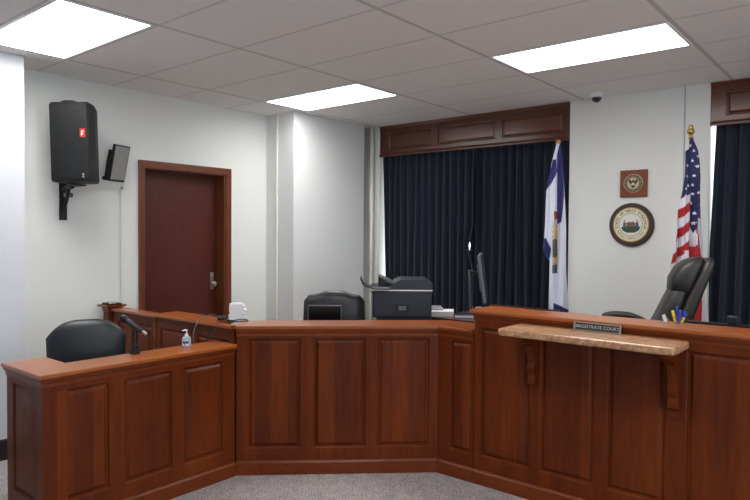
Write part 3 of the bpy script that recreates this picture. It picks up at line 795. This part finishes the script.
# ------------------------------------------------------------------ chairs
def five_star(t, y=0, rr=1.0):
    bm = bmesh.new(); tube(bm, [(0, 0, .07), (0, 0, .40)], .03, 12); obj('gas_column', bm, 'black_metal', t, loc=(0, y, 0), smooth=True)
    for i in range(5):
        a = 2*PI*i/5+.3; bm = bmesh.new(); c, s = math.cos(a), math.sin(a)
        tube(bm, [(.02*c, .02*s, .10), (.16*rr*c, .16*rr*s, .085), (.28*rr*c, .28*rr*s, .065)], [.026, .02, .014], 8); l = obj('leg', bm, 'black_metal', t, loc=(0, y, 0))
        bm = bmesh.new(); lathe(bm, [(.004, -.022), (.026, -.022), (.027, 0), (.026, .022), (.004, .022)], 14, (0, 0, 0), 'X')
        obj('caster', bm, 'black', l, loc=(.28*rr*c, .28*rr*s, .028), rot=a+PI/2, smooth=False)
def cushion(w, zb, ztop, T, lean=.0, NX=40, NZ=30, cr=.06, bulge=.03, pu=8, pv=9):
    """upright pad: ztop(u) outline; thickness T; front is -y"""
    bm = bmesh.new(); G = {}
    for s in (-1, 1):
        for i in range(NX+1):
            u = -1+2*i/NX; uu = math.sin(u*PI/2)
            zt = ztop(uu)
            for j in range(NZ+1):
                v = j/NZ; vv = .5-.5*math.cos(PI*v)
                z = zb+(zt-zb)*vv
                e = max(0, 1-abs(uu)**pu)**.5 * max(0, 1-abs(2*vv-1)**pv)**.5
                y = s*T*e - s*0 - (bulge*(1-uu*uu)*(4*vv*(1-vv)) if s < 0 else 0) + lean*(z-zb)
                G[(s, i, j)] = bm.verts.new((uu*w(vv), y, z))
    for s in (-1, 1):
        for i in range(NX):
            for j in range(NZ):
                q = [G[(s, i, j)], G[(s, i+1, j)], G[(s, i+1, j+1)], G[(s, i, j+1)]]; bm.faces.new(q if s < 0 else q[::-1])
    bmesh.ops.remove_doubles(bm, verts=bm.verts, dist=1e-5)
    return bm
# witness chair
wc = thing('office_chair', 'dark slate leather chair with wide rounded back inside the witness stand', 'chair', (-4.02, 1.94, 0), math.radians(66))
# local front is -y
bm = cushion(lambda v: .246-.012*(1-v), .50, lambda u: 1.036-.115*abs(u)**3.2, .055, lean=.10, bulge=.02, pu=5, pv=5)
obj('backrest', bm, 'leather_blue', wc, loc=(0, .14, 0), smooth=True)
bm = bmesh.new(); loft(bm, [[(x, y, z) for x, y in srect(.25*s_, .24*s_, 28, 4)] for s_, z in ((.9, .40), (.98, .415), (1, .44), (.99, .475), (.93, .49))]); obj('seat', bm, 'leather_blue', wc, loc=(0, -.12, 0), smooth=True)
bm = bmesh.new(); tube(bm, smoothpath([(0, -.05, .40), (0, .16, .42), (0, .24, .50), (0, .27, .70)]), .022, 8); obj('back_support', bm, 'black_metal', wc)
for s_ in (-1, 1):
    pass
five_star(wc)
# clerk chair
p = A_+dd*.645+nn*.86
cc = thing('office_chair', 'charcoal leather chair with crowned top behind the small black monitor', 'chair', (p.x, p.y, 0), YAW)
def crown(u):
    a = abs(u); return 1.128+.036*(1/(1+(a/.45)**4)) - .05*max(0, a-.82)**1.2/.18**1.2 - .004*a
bm = cushion(lambda v: .247+.006*math.sin(PI*v), .52, crown, .05, lean=.06, bulge=.03, pu=7, pv=12)
obj('backrest', bm, 'leather', cc, smooth=True)
pts = []
for i in range(21):
    u = -1+2*i/20; pts.append((u*.236, -.030+.06*(crown(u)-.52), crown(u)-.030))
pts = [(-.240, -.045, .60)]+pts+[(.240, -.045, .60)]
bm = bmesh.new(); tube(bm, pts, .007, 8); obj('piping', bm, 'leather', cc, smooth=True)
bm = bmesh.new(); loft(bm, [[(x, y, z) for x, y in srect(.25*s_, .23*s_, 28, 4)] for s_, z in ((.9, .40), (.98, .415), (1, .45), (.99, .485), (.93, .50))]); obj('seat', bm, 'leather', cc, loc=(0, -.24, 0), smooth=True)
bm = bmesh.new(); tube(bm, smoothpath([(0, -.18, .40), (0, .04, .42), (0, .09, .50), (0, .10, .72)]), .022, 8); obj('back_support', bm, 'black_metal', cc)
five_star(cc, -.16, .8)

# platform that raises the judge
PZ = .30
struct('floor_platform', B(-2.05, 2.2, 3.775, 5.20, 0, PZ), 'carpet')

# judge chair: local x = right, front is -y ; faces camera left and slightly away
jr = YAW + math.radians(-90-20)
p = Vector((0, 0, 1.62)) + (F*4.62 + R_*((678.5-375)/630.2*4.62)); 
jc = thing('executive_chair', 'tall black leather high back chair turned sideways behind the pens', 'chair', (p.x, p.y, PZ), jr)
def rings_back(zs):
    out = []
    for z, yc, hx, hy in zs: out.append([(x, yc+y, z) for x, y in srect(hx, hy, 28, 3.6)])
    return out
bm = bmesh.new(); loft(bm, rings_back([(.36, -.11, .20, .04), (.38, -.11, .235, .06), (.55, -.075, .25, .062), (.75, .035, .25, .058), (.95, .11, .235, .05), (1.08, .165, .215, .048), (1.145, .185, .19, .042), (1.165, .192, .15, .026)]))
obj('backrest', bm, 'leather_black', jc, smooth=True)
bm = bmesh.new(); loft(bm, rings_back([(.86, .05, .12, .02), (.88, .03, .18, .055), (.94, .015, .20, .085), (1.02, .03, .205, .095), (1.10, .065, .195, .088), (1.15, .10, .17, .062), (1.172, .12, .12, .03)]))
obj('headrest', bm, 'leather_black', jc, smooth=True)
bm = bmesh.new(); loft(bm, rings_back([(.44, -.19, .15, .02), (.47, -.20, .20, .055), (.58, -.15, .215, .085), (.72, -.080, .215, .08), (.84, -.035, .215, .072), (.93, -.005, .20, .06), (.98, .02, .15, .03)]))
obj('lumbar_pad', bm, 'leather_black', jc, smooth=True)
bm = bmesh.new(); loft(bm, [[(x, y-.27, z) for x, y in srect(.26*s_, .27*s_, 28, 4)] for s_, z in ((.9, .36), (.98, .38), (1, .43), (.99, .475), (.92, .495))]); obj('seat', bm, 'leather_black', jc, smooth=True)
for s_ in (-1, 1):
    bm = bmesh.new()
    path = smoothpath([(s_*.27, -.15, .60), (s_*.29, -.20, .640), (s_*.30, -.31, .684), (s_*.30, -.44, .688), (s_*.29, -.52, .665)], 5)
    tube(bm, path, [.018]+[.03]*(len(path)-2)+[.018], 10)
    a = obj('armrest', bm, 'leather_black', jc, smooth=True)
    bm = bmesh.new(); tube(bm, smoothpath([(s_*.29, -.48, .66), (s_*.285, -.47, .56), (s_*.24, -.33, .42)], 4), .016, 8); obj('arm_support', bm, 'black_metal', a, smooth=True)
five_star(jc, -.24)

# ------------------------------------------------------------------ clerk area furniture
def slocal(s, n): v = A_+dd*s+nn*n; return (v.x, v.y)
p = slocal(.62, .45)
ds = thing('clerk_desk', 'wooden work surface fixed behind the angled bench', 'desk', (p[0], p[1], 0), rz)
obj('desk_top', B(-.52, .26, -.165, .17, .72, .75), 'desk_wood', ds, bevel=.003)
for x in (-.50, .24): obj('side_panel', B(x-.012, x+.012, -.16, -.08, 0, .72), 'desk_wood', ds)
p = slocal(1.175, .745)
st = thing('printer_stand', 'low wooden cabinet carrying the printer', 'cabinet', (p[0], p[1], 0), rz)
obj('carcass', B(-.12, .25, -.235, .24, .03, .75), 'desk_wood', st, bevel=.003)
for a, b_ in ((-.11, .063), (.067, .24)):
    d_ = obj('cabinet_door', B(a, b_, -.253, -.236, .06, .74), 'desk_wood', st, bevel=.002)
    bm = bmesh.new(); tube(bm, [((.045 if a < 0 else .085), -.257, .50), ((.045 if a < 0 else .085), -.257, .60)], .004, 8); obj('handle', bm, 'silver', d_)

# printer; local x right, front -y
q = Vector((0, 0, 1.62)) + F*5.0 + R_*((401.5-375)/630.2*5.0)
pr = thing('office_printer', 'large charcoal office printer with sheet feeder on top', 'printer', (q.x, q.y, .75), YAW)
hw = .226
obj('lower_body', B(-hw+.03, hw-.01, -.18, .19, 0, .30), 'grey_dark', pr, bevel=.008)
bm = bmesh.new(); prism(bm, [(-hw, .235), (hw, .235), (hw, .44), (-hw, .44)], -.20, .20); obj('upper_body', bm, 'grey_dark', pr, bevel=.012)
obj('front_slot', B(-hw+.045, hw-.03, -.204, -.198, .215, .238), 'black', pr)
obj('paper_cassette', B(-hw+.045, hw-.025, -.192, -.178, .02, .20), 'grey_dark', pr, bevel=.004)
obj('front_recess', B(-.052, .052, -.206, -.199, .285, .345), 'black', pr, bevel=.004)
bm = B(-.03, .03, -.212, -.205, .292, .325); obj('logo_panel', bm, 'grey_mid', pr, bevel=.004)
obj('white_band', B(-hw-.008, hw+.006, -.206, .20, .440, .449), 'white_gloss', pr, bevel=.002)
bm = bmesh.new()
prism(bm, [(-hw-.01, .449), (hw+.008, .449), (hw+.008, .500), (hw-.03, .528), (-.01, .528), (-.045, .512), (-.085, .474), (-.11, .468), (-hw-.01, .468)], -.20, .19)
obj('document_feeder', bm, 'grey_dark', pr, bevel=.005)
bm = bmesh.new()
prism(bm, [(-.07, .505), (-.165, .548), (-.178, .552), (-.180, .544), (-.085, .488)], -.13, .10); obj('feed_tray', bm, 'grey_mid', pr, bevel=.002)
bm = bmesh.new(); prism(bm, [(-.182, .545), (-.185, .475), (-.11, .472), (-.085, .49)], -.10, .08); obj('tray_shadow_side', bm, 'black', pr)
bm = bmesh.new()
prism(bm, [(-hw-.005, .462), (-.275, .470), (-.300, .488), (-.322, .532), (-.326, .530), (-.306, .482), (-.28, .460), (-hw-.005, .452)], -.12, .10); obj('extension_tray', bm, 'grey_dark', pr)
obj('control_panel', B(-hw, -.095, -.235, -.20, .452, .468), 'grey_mid', pr, bevel=.003)
obj('output_tray', B(hw-.03, .325, -.12, .10, .285, .300), 'grey_light', pr, bevel=.003)
bm = bmesh.new(); box(bm, -hw-.012, -hw+.001, -.12, .10, .05, .42); obj('left_side_cover', bm, 'grey_light', pr, bevel=.004)

# small monitor in front of the clerk chair
q = Vector((0, 0, 1.62)) + F*4.78 + R_*((325-375)/630.2*4.78)
sm = thing('small_monitor', 'small black monitor with silver edge showing above the angled bench', 'monitor', (q.x, q.y, .75), YAW)
obj('screen', B(-.122, .122, -.010, .012, .10, .325), 'screen', sm, bevel=.003)
bm = bmesh.new(); box(bm, -.129, -.123, -.011, .013, .10, .33); box(bm, .123, .127, -.011, .013, .10, .33); box(bm, -.129, .127, -.011, .013, .326, .330); obj('silver_edge', bm, 'grey_mid', sm)
bm = bmesh.new(); box(bm, -.02, .02, .012, .03, .01, .2); box(bm, -.09, .09, -.05, .07, 0, .012); obj('stand', bm, 'black', sm, bevel=.003)
obj('screen_glint', B(.105, .124, -.0135, -.0105, .205, .218), 'white_gloss', sm)  # white plate standing in for a highlight on the screen

# cabinet right of the printer, with papers and monitor arm
cab = thing('low_cabinet', 'brown wooden cabinet under the curtains between printer and judge bench', 'cabinet', (-2.585, 4.75, 0))
obj('carcass', B(-.32, .32, -.46, .46, .02, .925), 'desk_wood', cab, bevel=.003)
obj('top', B(-.34, .34, -.50, .48, .925, .95), 'desk_wood', cab, bevel=.003)
obj('rear_lip', B(-.34, .34, .455, .48, .95, .975), 'desk_wood', cab, bevel=.002)
for a, b_ in ((-.31, -.003), (.003, .31)):
    d_ = obj('cabinet_door', B(a, b_, -.476, -.461, .06, .91), 'desk_wood', cab, bevel=.002)
    obj('handle', B((-.05 if a < 0 else .044), (-.044 if a < 0 else .05), -.492, -.476, .6, .72), 'silver', d_)
# files lying on the front edge
def onF(px, py, d): return Vector((0, 0, 1.62)) + (F + (R_*(px-375)+U*(250-py))/630.2)*d
q = onF(442, 318, 5.27)
fl = thing('paper_stack', 'stack of white papers on the cabinet right of the printer', 'papers', (q.x, q.y, .951), YAW-.12)
bm = bmesh.new()
for i in range(7): 
    o_ = random.uniform(-.006, .006); box(bm, -.095+o_, .095+o_, -.10+o_, .09+o_, i*.0055, i*.0055+.0048)
obj('sheets', bm, 'white', fl)
bm = bmesh.new(); box(bm, -.097, .097, -.102, .092, .039, .041); obj('top_sheet', bm, 'white', fl)
q = onF(464.5, 318, 5.13)
bk = thing('ring_binder', 'dark navy binder lying flat at the end of the white papers', 'binder', (q.x, q.y, .951), YAW-.12)
bm = bmesh.new(); box(bm, -.085, .085, -.065, .07, 0, .004); box(bm, -.085, .085, -.065, .07, .024, .028); box(bm, -.085, -.081, -.065, .07, 0, .028); obj('cover', bm, 'navy', bk)
obj('pages', B(-.08, .082, -.06, .065, .0045, .0235), 'white', bk)

# monitor on a pole, seen almost edge-on
q = onF(470.5, 290, 5.3); 
mo = thing('pole_monitor', 'thin monitor seen edge-on on a slim pole in front of the curtain', 'monitor', (q.x, q.y, .951), YAW)
bm = bmesh.new(); tube(bm, [(0, 0, .01), (-.010, 0, .33), (-.014, 0, .375)], .009, 10); obj('pole', bm, 'grey_mid', mo, smooth=True)
bm = bmesh.new(); lathe(bm, [(.06, 0), (.06, .008), (.02, .014)], 20); obj('foot', bm, 'grey_mid', mo)
bm = bmesh.new(); tube(bm, smoothpath([(-.012, 0, .365), (.02, -.005, .36), (.045, .0, .352), (.082, .01, .372)], 4), .011, 8); obj('arm', bm, 'grey_dark', mo, smooth=True)
mm = Matrix.Translation((.105, .02, .318)) @ Matrix.Rotation(math.radians(-8), 4, 'Y') @ Matrix.Rotation(math.radians(78), 4, 'Z')
bm = B(-.235, .235, -.012, .012, -.195, .195); bm.transform(mm); obj('housing', bm, 'grey_mid', mo, bevel=.006)
bm = B(-.225, .225, -.0145, -.0122, -.183, .185); bm.transform(mm); obj('screen', bm, 'screen_grey', mo)
bm = B(-.12, .12, .012, .03, -.11, .11); bm.transform(mm); obj('rear_case', bm, 'grey_mid', mo, bevel=.006)

# ------------------------------------------------------------------ judge desk items
jd = thing('judge_desk', 'wooden work surface behind the tall judge bench', 'desk', (-.75, 4.02, PZ))
obj('desk_top', B(-1.25, 1.2, -.19, .22, .47, .50), 'desk_wood', jd, bevel=.003)
for x in (-1.2, 1.15): obj('side_panel', B(x-.012, x+.012, -.18, .20, 0, .47), 'desk_wood', jd)
jm = thing('computer_monitor', 'black monitor whose top edge shows above the judge bench at far right', 'monitor', (-.70, 4.05, PZ+.50), 0)
obj('housing', B(-.262, .262, -.012, .014, .06, .325), 'black', jm, bevel=.004)
obj('screen', B(-.25, .25, .0142, .016, .075, .315), 'screen', jm)
bm = bmesh.new(); box(bm, -.03, .03, -.04, -.012, .01, .2); box(bm, -.12, .12, -.10, .08, 0, .012); obj('stand', bm, 'black', jm, bevel=.003)
wb = thing('webcam', 'small black webcam clipped on top of the far right monitor', 'webcam', (-.716, 4.05, PZ+.826))
bm = B(-.028, .028, -.022, .022, 0, .046); obj('body', bm, 'grey_dark', wb, bevel=.008)
bm = bmesh.new(); lathe(bm, [(.012, .0), (.012, .006), (.009, .007)], 16, (0, .029, .024), 'Y'); bm.transform(Matrix.Translation((0, 0, 0))); obj('lens', bm, 'lens', wb)
# pen cup and pens on the cap
cx, cy, cz = -.925, 3.745, 1.139
cup = thing('pen_cup', 'short clear plastic cup of pens standing on the judge bench', 'cup', (cx, cy, cz))
bm = bmesh.new(); lathe(bm, [(.026, 0), (.034, .045), (.032, .045), (.0245, .003), (.001, .003)], 24); obj('tumbler', bm, 'clear', cup, smooth=True)
def pen(dx, dy, tx, ty, ln, mt, name, label, cap_mat=None, group=None, r=.0048):
    t = thing(name, label, 'pen', (cx+dx, cy+dy, cz+.006), 0, group)
    e = Vector((tx, ty, ln)); bm = bmesh.new(); tube(bm, [(0, 0, 0), tuple(e*.06), tuple(e*.62)], [.002, r, r], 8); obj('barrel', bm, mt, t)
    bm = bmesh.new(); tube(bm, [tuple(e*.6), tuple(e*.97), tuple(e)], [r*1.15, r*1.15, r*.6], 8); obj('pen_cap', bm, cap_mat or mt, t)
pen(-.016, -.004, -.016, 0, .065, 'yellow', 'highlighter', 'yellow highlighter leaning left in the clear cup on the judge bench', 'yellow', r=.0065)
pen(-.006, .006, -.006, .004, .092, 'blue', 'ink_pen', 'tallest blue pen in the clear cup on the judge bench')
pen(.003, -.010, .010, -.004, .072, 'blue', 'ink_pen', 'blue pen with pale barrel leaning right in the clear cup', 'blue', r=.006)
pen(.013, .004, .018, .002, .066, 'blue', 'ink_pen', 'short blue pen at the right side of the clear cup')
pen(.016, -.010, .026, -.006, .056, 'yellow', 'highlighter', 'yellow highlighter at the right side of the clear cup', 'blue', r=.006)
for i, (dx, ln) in enumerate(((-.068, .05),)):
    t = thing('card_holder', 'small clear slanted card holder left of the pen cup', 'card holder', (cx+dx, cy, cz))
    bm = bmesh.new(); prism(bm, [(-.022, 0), (.022, 0), (.022, .004), (-.012, .045), (-.018, .045), (-.004, .004), (-.022, .004)], -.03, .03); obj('holder', bm, 'clear', t)
    bm = bmesh.new(); prism(bm, [(-.002, .0045), (.003, .0045), (-.009, .041), (-.013, .041)], -.025, .025); obj('cards', bm, 'white', t)

# ------------------------------------------------------------------ small things on the left
zw = .8855
mic = thing('microphone_stand', 'black desk microphone stand on the witness stand ledge', 'stand', (-3.565, 2.010, zw))
bm = bmesh.new(); lathe(bm, [(.030, 0), (.030, .012), (.024, .018), (.023, .055), (.018, .060), (.001, .06)], 24); obj('base', bm, 'black_metal', mic, smooth=False)
bm = bmesh.new()
for dx in (-.011, .011): tube(bm, [(dx*R_.x, dx*R_.y, .055), (dx*R_.x, dx*R_.y, .150)], .0065, 10)
obj('stem', bm, 'black_metal', mic)
h0, h1 = onF(123, 318, 3.84), onF(146, 334, 3.80)
o0 = Vector((-3.565, 2.010, zw))
mid = h0+(h1-h0)*.55
bm = bmesh.new(); tube(bm, [Vector((0, 0, .148)), (mid-o0)-Vector((0, 0, .012))], .009, 10); a, b_ = h0+(h1-h0)*.42-o0, h0+(h1-h0)*.66-o0
tube(bm, [a-Vector((0, 0, .002)), b_-Vector((0, 0, .002))], .0165, 12); obj('clip', bm, 'black', mic)
mc = thing('microphone', 'handheld microphone with dark round head clipped on the desk stand', 'microphone', tuple(h0))
dv = h1-h0
bm = bmesh.new(); tube(bm, [dv*-.10, dv*-.06, dv*0.02, dv*.10, dv*.17, dv*.2], [.012, .021, .026, .025, .020, .016], 16); obj('head', bm, 'black_metal', mc, smooth=True)
bm = bmesh.new(); tube(bm, [dv*.19, dv*.22, dv*.85], [.017, .018, .0125], 14); obj('body', bm, 'grey_dark', mc, smooth=True)
bm = bmesh.new(); tube(bm, [dv*.84, dv*1.02], [.011, .009], 12); obj('plug', bm, 'silver', mc, smooth=True)
e = h1+dv*.05-h0
bm = bmesh.new(); tube(bm, smoothpath([e, onF(152, 340, 3.94)-h0, onF(160, 347, 4.06)-h0, onF(166, 356, 4.12)-h0, onF(168, 380, 4.14)-h0]), .003, 6); obj('cable', bm, 'black', mc, smooth=True)

# sanitizer bottle
sb = thing('sanitizer_bottle', 'small clear hand sanitizer pump bottle with white pump and blue label', 'bottle', (-3.525, 2.345, zw), YAW)
bm = bmesh.new(); loft(bm, [[(x, y, z) for x, y in srect(.029*s_, .018*s_, 24, 3)] for s_, z in ((.9, 0), (1, .006), (1, .048), (.92, .060), (.6, .070), (.36, .074))]); obj('bottle_body', bm, 'gel', sb, smooth=True)
bm = bmesh.new(); lathe(bm, [(.0095, .073), (.0105, .075), (.0105, .086), (.005, .088), (.004, .103), (.0085, .104), (.0085, .110), (.001, .111)], 16); tube(bm, [(0, 0, .108), (-.014, -.004, .109), (-.026, -.006, .104)], [.0055, .0045, .0035], 8); obj('pump', bm, 'white_gloss', sb, smooth=False)
obj('label', B(-.022, .022, -.0198, -.0182, .012, .046), 'white_gloss', sb)
bm = bmesh.new(); flatpoly(bm, [(-.020, .024), (.020, .024), (.020, .041), (-.020, .041)], .0205, .0006); o = obj('label_stripe', bm, 'label_blue', sb)
bm = bmesh.new(); flatpoly(bm, ell(-.006, .020, .006, .0045, 14), .0207, .0006); obj('label_spot', bm, 'sealred', sb)

# block of white paper / tissue at left end of the centre cap
q = (-3.60, 2.835)
tb = thing('paper_towels', 'white stack of folded paper towels at the left end of the angled bench', 'paper towels', (-3.625, 2.822, 1.002), YAW)
bm = bmesh.new()
rnd = random.Random(3)
n_ = 12
for i in range(n_):
    o_ = rnd.uniform(-.004, .004); r_ = .047+rnd.uniform(-.002, .002)
    box(bm, -.046+o_, r_+o_, -.035, .04, i*.0095, i*.0095+.009)
obj('folded_stack', bm, 'white', tb, bevel=.0015)
bm = bmesh.new()
for i, (z, w) in enumerate(((.020, .062), (.045, .058), (.070, .066), (.095, .060))):
    prism(bm, [(.044, z-.010), (w, z-.004), (w+.004, z+.004), (w-.004, z+.012), (.044, z+.014)], -.03, .03)
obj('loose_folds', bm, 'white', tb, bevel=.003)
bm = bmesh.new(); prism(bm, [(-.046, .1142), (.03, .1142), (.046, .112), (.040, .122), (-.02, .124), (-.044, .121)], -.03, .036); obj('top_fold', bm, 'white', tb, bevel=.003)

# corded black device and its cables
q = onF(221, 319, 4.42)
mw_ = thing('corded_device', 'small black rounded device with grey and black cords beside the paper towels', 'device', (-3.715, 2.765, 1.001), 0)
bm = bmesh.new(); loft(bm, [[(x, y, z) for x, y in srect(.034*s_, .024*s_, 24, 2.5)] for s_, z in ((.85, 0), (1, .006), (.95, .018), (.7, .027), (.3, .031))]); bm.transform(Matrix.Rotation(YAW, 4, 'Z')); obj('shell', bm, 'black', mw_, smooth=True)
def rel(px, py, d): return onF(px, py, d)-Vector((-3.715, 2.765, 1.001))
bm = bmesh.new(); tube(bm, smoothpath([rel(219, 317, 4.46), rel(214, 314.5, 4.42), rel(206, 316, 4.36), rel(199, 320, 4.33), rel(195.5, 326, 4.30), rel(193.5, 334, 4.28), rel(193, 346, 4.28), rel(193, 370, 4.28)], 5), .0026, 6); obj('grey_cord', bm, 'grey_mid', mw_, smooth=True)
bm = bmesh.new(); tube(bm, smoothpath([rel(225, 319.5, 4.44), rel(233, 320.5, 4.30), rel(241, 319.2, 4.27), rel(247, 319.8, 4.25), rel(247.5, 321, 4.22), rel(240, 321.3, 4.22), rel(232, 321.5, 4.20)], 5), .0035, 6); obj('black_cord', bm, 'black', mw_, smooth=True)
bm = bmesh.new(); tube(bm, smoothpath([rel(226, 320.5, 4.40), rel(220, 324, 4.34), rel(213, 332, 4.31), rel(206, 341, 4.31), rel(203, 350, 4.31), rel(202, 370, 4.31)], 5), .003, 6); obj('thin_cord', bm, 'grey_dark', mw_, smooth=True)

# clutter on the end post
tr = thing('pen_tray', 'low dark tray on top of the end post at left wall', 'tray', (-5.10, 2.667, 1.0145))
bm = bmesh.new(); box(bm, -.07, .07, -.05, .05, 0, .004)
for a in ((-.07, .07, -.05, -.046), (-.07, .07, .046, .05), (-.07, -.066, -.05, .05), (.066, .07, -.05, .05)): box(bm, *a, 0, .014)
obj('tray_body', bm, 'bronze_dark', tr)
for i, (a, mt, lb) in enumerate(((-.035, 'silver', 'silver metal clip lying in the tray on the end post'), (.035, 'grey_light', 'pale grey eraser block lying in the tray on the end post'))):
    t = thing('metal_clip' if i == 0 else 'eraser', lb, 'stationery', (-5.10+a, 2.664, 1.019))
    bm = bmesh.new(); prism(bm, [(-.022, 0), (.022, 0), (.016, .016), (.004, .022), (-.014, .014)], -.014, .014); obj('clip_body' if i == 0 else 'block', bm, mt, t, bevel=.002)

# ------------------------------------------------------------------ daylight and render look
w = bpy.data.worlds.new('daylight'); sc.world = w; w.use_nodes = True
nt = w.node_tree; bg = nt.nodes['Background']
sky = nt.nodes.new('ShaderNodeTexSky'); sky.sky_type = 'HOSEK_WILKIE'; sky.turbidity = 6; sky.sun_direction = (.3, -.6, .7)
mx = nt.nodes.new('ShaderNodeMix'); mx.data_type = 'RGBA'; mx.inputs['Factor'].default_value = .85
nt.links.new(sky.outputs[0], mx.inputs['A']); mx.inputs['B'].default_value = (.9, .95, 1.0, 1)
nt.links.new(mx.outputs['Result'], bg.inputs[0]); bg.inputs[1].default_value = 5.0
sc.view_settings.view_transform = 'Standard'
sc.view_settings.look = 'None'
sc.view_settings.exposure = .12
